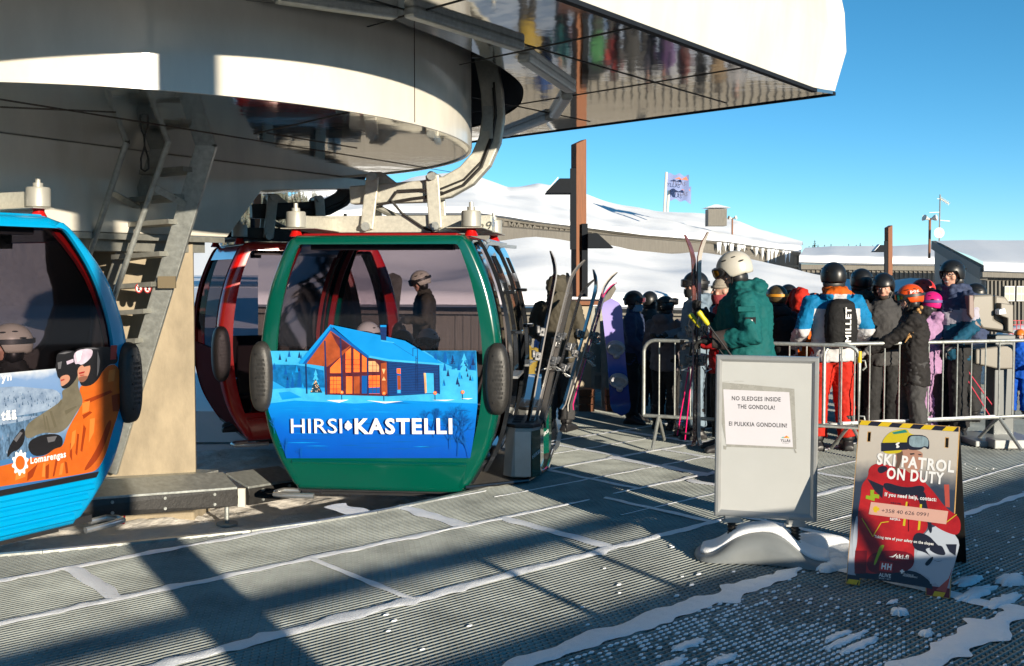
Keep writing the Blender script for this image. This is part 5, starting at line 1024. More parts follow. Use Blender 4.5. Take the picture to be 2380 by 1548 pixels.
# ================================================================ people
def fabric(name, col, vary=.25): return M(name, col, .75, vary=vary, vscale=7, bump=.35, bscale=26, spec=.25)
skin_m = M('skin', (0.468, 0.257, 0.187), .5, vary=.12, vscale=20)
helmet_blk = M('helmet_black', (0.00936, 0.0101, 0.0109), .36, vary=.25, vscale=9)
PROTO = {}
def proto_glove():
    g = MB(); g.ell((0, .045, 0), (.040, .052, .024), None, 14, 10); g.tube([(0, -.05, 0), (0, .0, 0)], [.046, .036], 12)
    for i, (x, l, r) in enumerate(((-.030, .060, .0125), (-.010, .070, .0135), (.010, .066, .013), (.029, .052, .0115))):
        g.tube([(x, .075, 0), (x*1.15, .075+l*.45, -.008), (x*1.2, .075+l*.75, -.030), (x*1.15, .075+l*.72, -.055)], [r, r, r*.95, r*.8], 8)
    g.tube([(.030, .02, 0), (.056, .045, -.012), (.058, .075, -.030)], [.016, .0145, .012], 8)
    return remesh(g, .006, 2)
def proto_boot():
    g = MB(); g.tube([(0, 0, .34), (0, .0, .22), (0, -.01, .10)], [.078, .074, .066], 14)
    sec = [(-.095, .045, .05), (-.04, .052, .11), (.05, .052, .11), (.13, .050, .075), (.19, .043, .06), (.215, .03, .045)]
    g.loft([[Vector((rx*math.cos(a), y, max(.002, hz_*.5+hz_*.52*math.sin(a)))) for a in [2*math.pi*i/16 for i in range(16)]] for y, rx, hz_ in sec]); g.box((0, .06, .012), (.088, .30, .024))
    return remesh(g, .010, 2)
def proto_helmet(low=True):
    g = MB(); rows = []; n = 40
    for i in range(15):
        f = i/14; r = []
        for j in range(n+1):
            a = 2*math.pi*j/n; fy = math.cos(a)                     # fy = +1 front
            zl = .012 if fy > .55 else (-.075 if fy < .30 else .012-(.55-fy)/.25*.087)
            if fy < -.6: zl = -.085
            zt = .138; ph = f*math.acos(max(-1, min(1, zl/zt))); rr = math.sin(ph) if ph < math.pi/2 else 1-.18*((ph-math.pi/2)/.9)**2
            r.append(Vector((.124*rr*math.sin(a), .150*rr*math.cos(a)-.006, zt*math.cos(ph))))
        rows.append(r)
    g.grid(rows); k = len(g.v); me = g.mesh('helmet', []); bm = bmesh.new(); bm.from_mesh(me); bmesh.ops.remove_doubles(bm, verts=bm.verts, dist=.0006); bmesh.ops.recalc_face_normals(bm, faces=bm.faces); bm.to_mesh(me); bm.free()
    o = bpy.data.objects.new('t', me); COL.objects.link(o); md = o.modifiers.new('s', 'SOLIDIFY'); md.thickness = .016; md.offset = -1; dg = bpy.context.evaluated_depsgraph_get(); out = bpy.data.meshes.new_from_object(o.evaluated_get(dg)); bpy.data.objects.remove(o)
    out.polygons.foreach_set('use_smooth', [True]*len(out.polygons)); return out
def band(r_, zc, h, a0, a1, n=18, th=.02, bulge=.0, notch=0.0):
    g = MB(); rings = []
    for i in range(n+1):
        a = a0+(a1-a0)*i/n; s, c = math.sin(a), math.cos(a); e = (abs(math.sin(math.pi*i/n))**.35 if bulge else 1); rx, ry = r_
        zb = -h*.5*e+notch*math.exp(-(a/.22)**2); zt = h*.5*e
        rings.append([Vector(((rx+d)*s, (ry+d+bulge*e)*c-.006, zc+z)) for d, z in ((0, zb), (th, zb*.85), (th, zt*.85), (0, zt))])
    g.loft(rings); return g
PROTO['glove'] = proto_glove(); PROTO['boot'] = proto_boot(); PROTO['helmet'] = proto_helmet()
def cpy(k): return PROTO[k].copy()
def ik(a, b, l1, l2, hint):
    d = b-a; L = min(d.length, (l1+l2)*.995); d = d.normalized(); x = (l1*l1-l2*l2+L*L)/(2*L); h = math.sqrt(max(0, l1*l1-x*x)); n = (hint-d*hint.dot(d)).normalized(); return a+d*x+n*h, a+d*L
def fold_disp(me, amp, seed):
    for v in me.vertices:
        p = v.co; f = noise.noise(Vector((p.x*11+seed, p.y*11, p.z*7)))*.6+abs(noise.noise(Vector((p.x*18, p.y*18+seed, p.z*26))))*.9-.3
        v.co = p+v.normal*amp*f
    me.update()
def person(label, x, Y, rz, H=1.75, jacket=None, trousers=None, gloves=None, boots=None, hands=((-.22, .22, 1.05), (.22, .22, 1.05)), head=(0, 0), helmet=None, goggles=None, lens=None, beanie=None, hood=None, pack=None, sit=False, loc=None, jmats=None, jf=None, group='people waiting in the lift queue', lean=0.0, feet=.115, hem=.80, face=True, strap=None, vox=.017, stride=.0, bulk=1.0, gface='on', gx=None, scarf=None, deep=1.0, visor=False):
    k = H/1.75
    if loc is None: loc = Vector(((x-1190)/2400*Y*1.0, Y, 0)); loc.x = at(x, 700, Y).x
    t = thing('person', label, 'person', loc, R(rz), group); S = Matrix.Scale(k, 4); seed = random.random()*50
    dz = -.47 if sit else 0.0
    def up(p):                                                      # upper body: seat drop, then lean forward about the hips
        p = Vector(p)+Vector((0, 0, dz)); c = Vector((0, 0, .95+dz)); return Matrix.Rotation(-lean, 3, 'X') @ (p-c)+c
    sh = [up((sx*.205, 0, 1.425)) for sx in (-1, 1)]; wr = []; el = []
    for i, sx in enumerate((-1, 1)):
        e_, w_ = ik(sh[i], Vector(hands[i])+Vector((0, 0, dz)), .30, .27, Vector((sx*.45, -.6, -.75))); el.append(e_); wr.append(w_)
    hips = [Vector((sx*.095, 0, .93+dz)) for sx in (-1, 1)]
    if sit: kn = [Vector((sx*.13, .42, .50)) for sx in (-1, 1)]; an = [Vector((sx*.13, .46, .12)) for sx in (-1, 1)]
    else:
        an = [Vector((sx*feet, sx*stride, .12)) for sx in (-1, 1)]; kn = [(hips[i]+an[i])*.5+Vector((0, .035, .01)) for i in (0, 1)]
    hm = Matrix.Translation(up((0, .0, 1.53))) @ Matrix.Rotation(-lean, 4, 'X') @ Matrix.Rotation(R(head[0]), 4, 'Z') @ Matrix.Rotation(R(head[1]), 4, 'X') @ Matrix.Translation((0, .015, .125))
    hp = lambda q: hm @ Vector(q)
    # body: one skin from crown to ankles (the clothes lie over it)
    g = MB(); h3 = hm.to_3x3()
    g.ell(hp((0, -.005, .015)), (.078, .096, .108), h3, 20, 14); g.ell(hp((0, .035, -.055)), (.056, .060, .062), h3, 16, 10); g.ell(hp((0, .068, -.092)), (.026, .026, .022), h3)
    g.tube([hp((0, .088, .02)), hp((0, .108, -.018)), hp((0, .088, -.036))], [.008, .0155, .012], 8); g.ell(hp((0, .086, -.066)), (.026, .012, .008), h3, 10, 6); g.ell(hp((0, .083, .034)), (.05, .018, .010), h3, 12, 6)
    for sx in (-1, 1): g.ell(hp((sx*.080, -.012, -.01)), (.012, .024, .032), h3, 10, 8); g.ell(hp((sx*.045, .066, -.028)), (.024, .02, .022), h3, 10, 8)
    g.tube([hp((0, -.015, -.06)), up((0, -.01, 1.50)), up((0, -.005, 1.40))], [.056, .058, .085], 14)
    g.loft([[up((rx*math.cos(a), ry*math.sin(a), z)) for a in [2*math.pi*i/18 for i in range(18)]] for z, rx, ry in ((.88, .14, .10), (1.1, .13, .095), (1.3, .15, .105), (1.43, .13, .09))])
    for i in (0, 1): g.tube([sh[i], el[i], wr[i]], [.05, .04, .028], 10); g.tube([hips[i], kn[i], an[i]], [.075, .055, .04], 10)
    if face or hood != 'up':
        g.xf(S); b = put('body', remesh(g, .0085*k if face else .014, 1), t, [skin_m])
    if face:
        for sx in (-1, 1):
            g = MB(); g.ell(hp((sx*.031, .084, .012)), (.013, .006, .0065), h3, 10, 6, 0); g.ell(hp((sx*.031, .0885, .012)), (.006, .003, .006), h3, 8, 6, 1); g.bar(hp((sx*.014, .092, .032)), hp((sx*.046, .082, .034)), .006, .005, (0, 1, 0), 1); g.xf(S); g.build('eye', [white_i, black_i], b, True, smooth=True)
        g = MB(); g.ell(hp((0, .094, -.064)), (.021, .006, .005), h3, 10, 6); g.xf(S); g.build('mouth', M('lips', (.42, .14, .12), .5), b, True, smooth=True)
    # trousers
    g = MB(); g.ell((0, -.005, .94+dz), (.165*bulk, .135*bulk, .15), None, 18, 12)
    for i in (0, 1):
        c = hips[i]+(kn[i]-hips[i])*.5; c2 = kn[i]+(an[i]-kn[i])*.55
        g.tube([hips[i]+Vector((0, 0, .05)), c, kn[i], c2, an[i]+Vector((0, 0, .01 if not sit else .0))], [.115*bulk, .108*bulk, .094*bulk, .092*bulk, .100], 14)
    g.xf(S); me = remesh(g, vox*k, 2); fold_disp(me, .020, seed); put('trousers', me, t, [trousers])
    for i in (0, 1): put('boot', cpy('boot'), t, [boots or blackm], S @ Matrix.Translation((an[i].x, an[i].y, an[i].z-.12)) @ Matrix.Rotation(R(-8 if i else 8), 4, 'Z'))
    # jacket
    g = MB(); rows = []
    for z, rx, ry, y in ((hem, .205, .160, 0), (hem+.03, .210, .162, 0), (.95, .203, .155, 0), (1.1, .195, .150, .0), (1.25, .212, .155, -.005), (1.36, .220, .150, -.01), (1.43, .195, .128, -.01), (1.485, .120, .100, -.005), (1.53, .088, .092, 0), (1.565, .085, .092, .005)):
        rows.append([(up((rx*bulk*math.cos(a), ry*bulk*(deep if z < 1.45 else 1)*math.sin(a)+y, z)) if z > .9 else Vector((rx*bulk*math.cos(a), ry*bulk*deep*math.sin(a)+y+(.06 if sit else 0), z+dz))) for a in [2*math.pi*i/24 for i in range(24)]])
    g.loft(rows)
    for i, sx in enumerate((-1, 1)):
        m1 = (sh[i]+el[i])*.5; m2 = (el[i]+wr[i])*.5
        g.tube([sh[i]+Vector((-sx*.05, 0, .01)), sh[i], m1, el[i], m2, wr[i]], [.085*bulk, .092*bulk, .084*bulk, .074*bulk, .066*bulk, .056], 14)
    if hood == 'down': g.ell(up((0, -.115, 1.50)), (.135, .085, .075), Matrix.Rotation(R(-25), 3, 'X'), 16, 10); g.tube([up((.10*math.cos(a), .085*math.sin(a)-.01, 1.545)) for a in [2*math.pi*i/16 for i in range(17)]], .028, 8)
    if hood == 'up':
        g.ell(hp((0, -.035, .02)), (.125, .135, .150), h3, 20, 14); g.tube([hp((.105*math.cos(a), .075, .02+.125*math.sin(a))) for a in [2*math.pi*i/18 for i in range(19)]], .022, 8); g.tube([hp((0, -.04, -.08)), up((0, -.03, 1.42))], [.12, .13], 14)
    g.xf(S); me = remesh(g, vox*k, 2); fold_disp(me, .026, seed+9); ms = jmats or [jacket]; o = put('jacket', me, t, ms)
    if jf:
        for p in me.polygons: c = p.center/k; p.material_index = jf(c)
    # gloves
    for i, sx in enumerate((-1, 1)):
        d = (wr[i]-el[i]).normalized(); xax = Vector((0, 0, 1)).cross(d)*-1; xax = xax.normalized() if xax.length > .05 else Vector((1, 0, 0)); zz = xax.cross(d); m = Matrix((xax*(-sx), d, zz*(-sx))).transposed().to_4x4()
        put('glove', cpy('glove'), t, [gloves or blackm], S @ Matrix.Translation(wr[i]+d*.035) @ m @ Matrix.Scale(1.12, 4))
    # headgear
    HI = Matrix.Translation((0, .004, -.030))
    if helmet:
        ho = put('helmet', cpy('helmet'), t, [helmet], S @ hm @ Matrix.Translation((0, -.004, .028)) @ Matrix.Diagonal((.95, .93, .92, 1)))
        g = MB(); g.ell((0, -.022, -.062), (.116, .075, .085), None, 18, 12); g.xf(HI); g.build('ear_pad', blackm, ho, True, smooth=True)
        g = MB()
        for sx in (-1, 1): g.tube([(sx*.10, .02, -.04), (sx*.075, .05, -.11), (0, .06, -.135)], .006, 6)
        g.xf(HI); g.build('chin_strap', blackm, ho, True)
        g = MB()
        for sx in (-1, 1):
            for yy, zz_ in ((.045, .105), (-.03, .110), (-.085, .062)): g.ell((sx*(.092 if zz_ > .08 else .108), yy, zz_), (.012, .026, .007), None, 10, 6)
        g.xf(HI); g.build('vent', M('vent_dark', (.01, .01, .01), .7), ho, True)
    if goggles:
        zc = {'on': .022, 'up': .075}[gface]; rr = (.120, .128) if visor else (.112, .118) if gface == 'on' else (.126, .145)
        g = band(rr, zc, .098, -1.05, 1.05, 22, .026, .012, .022 if gface == 'on' else 0); g.xf(S @ hm); go = g.build('goggles', goggles, t, True, smooth=True, angle=50)
        g = band((rr[0]+.012, rr[1]+.016), zc+.002, .072, -.86, .86, 20, .014, .012, .018 if gface == 'on' else 0); g.xf(S @ hm); g.build('lens', lens, go, True, smooth=True, angle=50)
        zs = zc+.012; g = band((.1255, .153), zs, .034, 1.0, 2*math.pi-1.0, 30, .004); g.xf(S @ hm); visor or g.build('strap', strap or blackm, go, True, smooth=True, angle=50)
    if beanie:
        g = MB(); g.ell((0, -.012, .055), (.093, .112, .085), None, 20, 12); g.tube([(.094*math.cos(a), .112*math.sin(a)-.010, .042) for a in [2*math.pi*i/20 for i in range(21)]], .017, 8); g.xf(S @ hm); g.build('beanie', beanie, t, True, smooth=True)
    if scarf:
        g = MB(); g.loft([[hp((r*math.cos(a), r*1.12*math.sin(a)+y, z)) for a in [2*math.pi*i/20 for i in range(20)]] for z, r, y in ((-.04, .086, .022), (-.08, .088, .022), (-.13, .085, .01))], caps=False); g.xf(S); g.build('neck_warmer', scarf, t, True, smooth=True)
    if pack:
        g = MB(); rows = []
        for z, rx, ry in ((1.0, .10, .05), (1.02, .135, .08), (1.15, .15, .105), (1.30, .148, .10), (1.42, .12, .075), (1.46, .06, .03)): rows.append([up((rx*math.copysign(abs(math.cos(a))**.7, math.cos(a)), -.20+ry*math.copysign(abs(math.sin(a))**.7, math.sin(a)), z)) for a in [2*math.pi*i/24 for i in range(24)]])
        g.loft(rows); g.xf(S); me = remesh(g, .012*k, 1); fold_disp(me, .010, seed+3); po = put('backpack', me, t, [pack])
        g = MB()
        for sx in (-1, 1): g.tube([up((sx*.10, -.13, 1.05)), up((sx*.15, .06, 1.15)), up((sx*.14, .15, 1.30)), up((sx*.10, .05, 1.50)), up((sx*.08, -.12, 1.46))], .02, 8, flat=.5)
        g.xf(S); g.build('pack_strap', pack, po, True, smooth=True)
    t['_k'] = k; del t['_k']; return t, k, hm, S, wr, up
random.seed(11)
navy = fabric('fabric_navy', (.04, .055, .11)); black_f = fabric('fabric_black', (.022, .022, .023)); char = fabric('fabric_charcoal', (.05, .049, .05)); olive = fabric('fabric_olive', (0.0663, 0.0585, 0.0429)); dolive = fabric('fabric_dark_olive', (.05, .047, .038))
teal_f = fabric('fabric_teal', (0.00312, 0.0897, 0.0897), .2); bgrey = fabric('fabric_blue_grey', (.17, .23, .29)); red_f = fabric('fabric_red', (0.328, 0.00624, 0.00936)); redp = fabric('fabric_red_orange', (0.429, 0.0172, 0.0078)); white_f = fabric('fabric_white', (0.468, 0.468, 0.484), .1); cyan_f = fabric('fabric_bright_blue', (0, 0.156, 0.351)); orange_f = fabric('fabric_orange', (0.562, 0.101, 0.00468)); lilac = fabric('fabric_lilac', (0.328, 0.187, 0.328)); dteal = fabric('fabric_petrol', (0.0039, 0.0585, 0.109)); plum = fabric('fabric_plum', (.14, .122, .135)); tan_f = fabric('fabric_tan', (0.234, 0.156, 0.0702))
l_amber = M('lens_amber', (0.585, 0.234, 0.0078), .05, .6, coat=1); l_pink = M('lens_pink', (0.273, 0.078, 0.109), .06, .6, coat=1); l_dark = M('lens_dark', (0.0156, 0.0156, 0.0195), .05, coat=1); l_multi = M('lens_green_gold', (0.156, 0.14, 0.0156), .05, .7, coat=1, vary=.6, vscale=12)
h_cream = M('helmet_cream', (0.452, 0.429, 0.374), .35, vary=.06); h_orange = M('helmet_orange', (0.624, 0.0702, 0.00936), .3); h_pink = M('helmet_pink', (0.624, 0.0156, 0.172), .3); h_white = M('helmet_white', (0.562, 0.562, 0.562), .3)
# near man with the teal jacket
pt, k, hm, S, wr, up_ = person('man in teal jacket and cream helmet with amber goggles, holding skis upright', 1738, 8.75, 82, 1.92, teal_f, black_f, black_f, M('boot_blue', (0.0156, 0.125, 0.39), .35), hands=((-.22, .24, 1.12), (.15, .28, 1.27)), head=(-8, -14), helmet=h_cream, goggles=blackm, lens=l_amber, gface='on', visor=True, hood='down', lean=R(5), bulk=1.14, deep=1.25, vox=.014)
g = MB(); p = up_((-.335, -.02, 1.27)); g.box(p, (.03, .075, .06), Matrix.Rotation(R(-10), 3, 'Y')); g.box(p+Vector((-.017, 0, .005)), (.004, .03, .012), None, 1); g.xf(S); g.build('sleeve_badge', [black_i, white_i], pt, True)
g = MB(); p = up_((-.325, -.0, 1.36)); g.box(p, (.04, .13, .04)); g.xf(S); g.build('sleeve_pocket', teal_f, pt, True, bevel=.006)
g = MB(); g.tube([wr[0]+Vector((0, -.14, .02)), wr[0]+Vector((0, -.04, 0)), wr[0]+Vector((0, .04, 0))], [.082, .076, .062], 14); g.xf(S); gc_ = g.build('glove_cuff', M('cuff_brown', (.035, .026, .024), .8, bump=.3), pt, True, smooth=True, angle=70)
# blue and white jacket with backpack
def jf_bw(c):
    if c.z > 1.50: return 2
    ax_ = abs(c.x); return 1 if (c.z > 1.36 and ax_ > .06) or (ax_ > .225 and c.z > 1.17) else 0
pp, k, hm, S, wr, up_ = person('man seen from behind in blue and white jacket, black backpack and red trousers', 1938, 10.35, 2, 1.83, None, redp, white_f, blackm, hands=((-.30, .20, 1.02), (.30, .20, 1.02)), head=(5, -4), helmet=helmet_blk, jmats=[white_f, cyan_f, orange_f], jf=jf_bw, hood='down', pack=fabric('pack_black', (0.00936, 0.00936, 0.0101)), bulk=1.06, vox=.014, feet=.15, hem=.86)
fr = Frame(WM[pp.name] @ (S @ up_((.055, -.312, 1.06))), (0, 0, 1), (-1, 0, 0)); g = MB(); text(g, fr, 'MILLET', (0, 0), (.34, -.0), .055, .0, 0, .03); g.build('pack_lettering', white_i, pp)
# hooded person behind the skis, children and others
person('person with raised brown grey hood standing behind the upright skis', 1296, 11.6, -25, 1.70, olive, char, hood='up', face=False, hands=((-.22, .2, 1.05), (.22, .25, 1.1)), bulk=1.1)
kid, *_ = person('child in navy puffer jacket and black helmet with pink goggles behind snowboard', 1472, 12.2, -112, 1.52, navy, black_f, helmet=helmet_blk, goggles=blackm, lens=l_pink, gface='on', hands=((-.2, .3, 1.05), (.22, .28, 1.0)), scarf=fabric('scarf_blue', (0.234, 0.328, 0.429)))
person('child in plum grey jacket and black helmet, back turned, looking right', 1546, 11.7, -38, 1.47, plum, black_f, helmet=helmet_blk, goggles=blackm, lens=l_dark, gface='up', hood='down', hands=((-.2, .25, 1.05), (.2, .25, 1.05)), head=(-25, 0))
person('person in blue grey jacket and black helmet with raised goggles, facing left', 1618, 11.1, 95, 1.74, bgrey, bgrey, helmet=helmet_blk, goggles=blackm, lens=l_dark, gface='on', hands=((-.2, .25, 1.1), (.15, .3, 1.1)), hood='down', scarf=black_f)
person('person in red jacket and beige beanie looking left past the teal man', 1684, 10.3, 88, 1.70, red_f, black_f, beanie=fabric('beanie_beige', (0.328, 0.289, 0.234)), hands=((-.18, .28, 1.12), (.2, .25, 1.1)), hood='down', head=(0, -4), scarf=fabric('scarf_pattern', (0.234, 0.039, 0.0468)))
person('person whose white helmet shows between the black helmet and the beanie', 1654, 12.0, 80, 1.58, bgrey, black_f, helmet=h_white)
person('person in black with an amber goggle strap just right of the teal man', 1806, 10.9, 15, 1.60, black_f, char, helmet=M('helmet_mixed', (0.078, 0.0546, 0.0234), .35, vary=.6, vscale=8), goggles=blackm, lens=l_amber, gface='on', pack=fabric('pack_black2', (0.0117, 0.0109, 0.0109)), hood='down', strap=M('strap_amber', (0.546, 0.234, 0.0156), .5))
person('person in black helmet with yellow goggle strap between black and orange jackets', 1832, 11.5, -10, 1.60, black_f, tan_f, helmet=helmet_blk, goggles=blackm, lens=l_dark, gface='on', strap=M('strap_yellow', (0.546, 0.429, 0.0156), .5), pack=fabric('pack_navy', (0.0156, 0.0195, 0.0468)))
person('person in orange jacket with raised red orange hood', 1860, 11.2, 5, 1.56, orange_f, orange_f, hood='up', face=False, jmats=[orange_f, redp], jf=lambda c: 1 if c.z > 1.42 else 0)
person('person in dark olive jacket and plain black helmet, seen from behind', 2002, 11.3, -8, 1.77, dolive, black_f, helmet=helmet_blk, hood='down', bulk=1.06)
man, k, hm, S, wr, up_ = person('smiling man in charcoal jacket and black helmet looking down toward the camera', 2054, 11.0, 168, 1.73, char, black_f, helmet=helmet_blk, head=(-12, -16), hands=((-.2, .3, 1.1), (.2, .32, 1.1)))
g = MB(); g.ell((0, .062, -.085), (.05, .045, .036), None, 14, 8); g.xf(S @ hm); g.build('beard', M('beard', (0.039, 0.0234, 0.0156), .9), man, True, smooth=True)
girl, k, hm, S, wr, up_ = person('girl in orange helmet and black jacket with a long blond braid', 2128, 10.25, 78, 1.62, fabric('fabric_jet', (0.0172, 0.0156, 0.0156)), char, hands=((-.12, .55, 1.04), (.16, .40, 1.08)), head=(8, -4), helmet=h_orange, goggles=blackm, lens=l_multi, gface='on', hood='down', lean=R(3), stride=.08, hem=.72, gloves=M('glove_pale', (0.312, 0.296, 0.273), .7), vox=.014)
g = MB(); b0 = Vector((-.12, -.02, 1.56)); b1 = Vector((-.20, .10, 1.26))
for i in range(13):
    f = i/12; c = b0*(1-f)+b1*f+Vector((-.035, .012*(1 if i % 2 else -1), 0)); g.ell(c, (.020*(1-.45*f), .020*(1-.4*f), .022), Matrix.Rotation(R(35 if i % 2 else -35), 3, 'X'), 10, 7)
g.tube([b1+Vector((-.035, 0, 0)), b1+Vector((-.045, .04, -.07))], [.014, .004], 6); g.xf(S); g.build('braid', M('blond_hair', (0.39, 0.211, 0.0702), .6, vary=.35, vscale=40), girl, True, smooth=True)
mw = WM[girl.name] @ S @ hm; fr = Frame(mw @ Vector((-.124, .015, .062)), mw.to_3x3() @ Vector((0, -1, 0)), mw.to_3x3() @ Vector((.42, 0, 1))); g = MB(); text(g, fr, 'poc', (-.01, 0), (.075, 0), .034, .007, 0, .03); g.build('helmet_lettering', white_i, girl)
person('person in red helmet just behind the orange helmet of the girl', 2146, 11.5, 60, 1.66, black_f, black_f, helmet=M('helmet_red', (0.484, 0.0234, 0.0117), .35), face=False)
person('child in pink helmet and lilac jacket between the girl and the tall man', 2166, 11.1, 40, 1.53, lilac, lilac, helmet=h_pink, goggles=blackm, lens=l_dark, gface='on', strap=M('strap_violet', (0.0936, 0.0624, 0.218), .6), pack=None, hood='down')
def jf_m(c):
    z = c.z+.35*c.y+.12*c.x; return 0 if z > 1.33 else (2 if z > 1.20 else 1)
tall, k, hm, S, wr, up_ = person('tall man in navy and petrol jacket with glasses and black helmet, grinning', 2214, 11.05, 118, 1.86, None, black_f, jmats=[navy, dteal, fabric('fabric_ice', (0.328, 0.312, 0.374), .1)], jf=jf_m, helmet=helmet_blk, hood='down', head=(10, -3), hands=((-.22, .25, .98), (.2, .3, 1.0)), bulk=.98, vox=.014)
g = MB()
for sx in (-1, 1): g.tube([(sx*.034+.026*math.cos(a), .100, .012+.021*math.sin(a)) for a in [2*math.pi*i/16 for i in range(17)]], .003, 6); g.tube([(sx*.06, .098, .014), (sx*.085, .02, .014)], .003, 6)
g.tube([(-.01, .106, .014), (.01, .106, .014)], .003, 6); g.xf(S @ hm); g.build('glasses', black_i, tall, True)
g = MB(); g.ell((0, .097, -.064), (.019, .005, .006), None, 10, 6); g.xf(S @ hm); g.build('teeth', white_i, tall, True, smooth=True)
person('small child in bright blue snow suit beyond the ticket gate post', 2372, 12.7, 150, 1.05, fabric('fabric_royal', (0, 0.0624, 0.39)), fabric('fabric_royal', (0, 0.0624, 0.39)), helmet=M('helmet_orange2', (0.624, 0.156, 0.0156), .35), face=True)
for lab, x, Y, rz, H, j in (('person in black mostly hidden between the orange jacket and the blue and white jacket', 1893, 11.9, 30, 1.50, black_f), ('person in charcoal hidden behind the smiling man', 2026, 12.1, -20, 1.58, char), ('person in black hidden between the smiling man and the girl', 2092, 12.0, 20, 1.52, black_f), ('person in navy behind the ticket gate', 2268, 12.4, 60, 1.60, navy), ('person in charcoal between the two children left of the upright skis', 1510, 12.9, -20, 1.50, char), ('person in dark clothes right behind the red jacket and the teal man', 1730, 11.8, 10, 1.62, black_f), ('person in dark trousers behind the tall man', 2185, 12.2, -30, 1.60, black_f)):
    person(lab, x, Y, rz, H, j, black_f, helmet=helmet_blk, face=False, bulk=1.08)
cols = [('yellow', (0.22, 0.15, 0.025)), ('red', (0.22, 0.025, 0.026)), ('black', (0.026, 0.026, 0.0265)), ('turquoise', (0.025, 0.15, 0.15)), ('navy', (0.026, 0.029, 0.045)), ('pale grey', (0.19, 0.19, 0.2)), ('green', (0.035, 0.13, 0.05)), ('maroon', (0.1, 0.03, 0.03)), ('blue', (0.03, 0.07, 0.195)), ('charcoal', (0.035, 0.035, 0.035)), ('tan', (0.14, 0.1, 0.06)), ('orange', (0.245, 0.07, 0.025)), ('violet', (0.09, 0.05, 0.13))]
for i, (nm, c) in enumerate(cols):                                  # the rest of the queue, lower down the slope: seen as reflections in the canopy soffit
    j = fabric('fabric_far_'+nm.replace(' ', '_'), c); Y = 23.5+(i*37 % 11)*.45; x = 1225+((i*5) % 13)*40
    person('distant person in %s jacket, mirrored in the canopy soffit' % nm, 0, 0, 40*i, 1.7, j, black_f, helmet=helmet_blk, face=False, loc=Vector((at(x, 700, Y).x, Y, -1.40)), group='people lower down the slope', vox=.03)
# a person and a board on the far deck, seen through the green cabin
person('person in cream helmet and dark jacket seen through the green cabin window', 986, 13.8, 105, 1.76, dolive, black_f, helmet=h_cream, goggles=blackm, lens=l_dark, gface='on', head=(0, -18), group='people on the far deck', hands=((-.2, .3, 1.15), (.2, .3, 1.15)))
# passengers
def seated(label, cab, lx, ly, rz, jk, hel, H=1.7, gog=True, head=(0, 0)):
    mw = WM[cab.name]; p = mw @ Vector((lx, ly, .0)); a = math.degrees(mw.to_euler().z)
    person(label, 0, 0, a+rz, H, jk, black_f, sit=True, loc=p, helmet=hel, goggles=blackm if gog else None, lens=l_dark, gface='on', group='passengers in the cabins', head=head, hands=((-.2, .35, 1.0), (.2, .35, 1.0)), face=False)
seated('passenger in white helmet seated at the left inside the green cabin', gc, -.42, .40, 170, black_f, h_white, 1.72)
seated('passenger in white helmet seated mid window inside the green cabin', gc, .12, .62, 175, black_f, h_white, 1.62)
seated('passenger in dark helmet seated low between the two white helmets in the green cabin', gc, -.15, .70, 180, char, helmet_blk, 1.6)
seated('passenger in cream helmet near the bumper inside the blue cabin', bl, .36, -.52, 60, black_f, h_cream, 1.86, True)
seated('passenger in red helmet at the left edge inside the blue cabin', bl, -.30, -.55, 40, char, M('helmet_red2', (0.546, 0.0234, 0.0117), .35), 1.62, True)
seated('passenger in grey helmet deep inside the blue cabin', bl, .15, .35, 150, char, M('helmet_grey', (0.234, 0.234, 0.226), .4), 1.85, True)
seated('passenger in dark jacket inside the red cabin beside its lit frame', rd_, -.2, -.35, 80, navy, helmet_blk, 1.75, True)
# ================================================================ skis, poles, snowboards
def ski(label, tail, tip, face_dir, base_m, top_m, group=None, wd=.07, bind=True):
    tail = Vector(tail); tip = Vector(tip); d = (tip-tail); L = d.length; d.normalize(); fd_ = Vector(face_dir); n = (fd_-d*fd_.dot(d)).normalized(); s = d.cross(n)
    t = thing('ski', label, 'ski', (0, 0, 0), 0, group); rings = []; rows = 26
    for i in range(rows+1):
        f = i/rows; w2 = wd*.5*(1.0 if .06 < f < .9 else .93)*(1-.28*math.sin(math.pi*min(1, f/.86))**2) if f < .93 else wd*.5*max(.1, (1-((f-.93)/.07)**2))**.5
        bend = .085*max(0, (f-.86)/.14)**1.8+.02*max(0, (.04-f)/.04); c = tail+d*(L*f)+n*bend; th = .006
        rings.append([c-s*w2-n*th, c+s*w2-n*th, c+s*w2+n*th, c-s*w2+n*th])
    g = MB(); g.loft([r for r in rings]); 
    g.m = [0]*len(g.m)
    for i in range(rows): g.m[i*4+2] = 1
    g.build('ski_body', [base_m, top_m], t, True, smooth=True, angle=35)
    if bind:
        def P(f, a=0, b=0): return tail+d*(L*f)+n*a+s*b
        for f, hh in ((.40, .055), (.54, .05)):
            g = MB(); g.bar(P(f-.025, .03), P(f+.025, .03), .05, hh, n); g.bar(P(f-.012, .06), P(f+.03, .075), .035, .03, n); g.bar(P(f, .03, -.045), P(f, .03, .045), .02, .02, n); g.build('binding', M('binding_grey', (.16, .16, .165), .25, .5, vary=.7, vscale=30), t, True, bevel=.006)
        g = MB(); g.tube([P(.37, .05, -.03), P(.35, .09, -.05), P(.36, .10, .05), P(.37, .05, .03)], .005, 6); g.build('brake', alu, t, True)
    return t
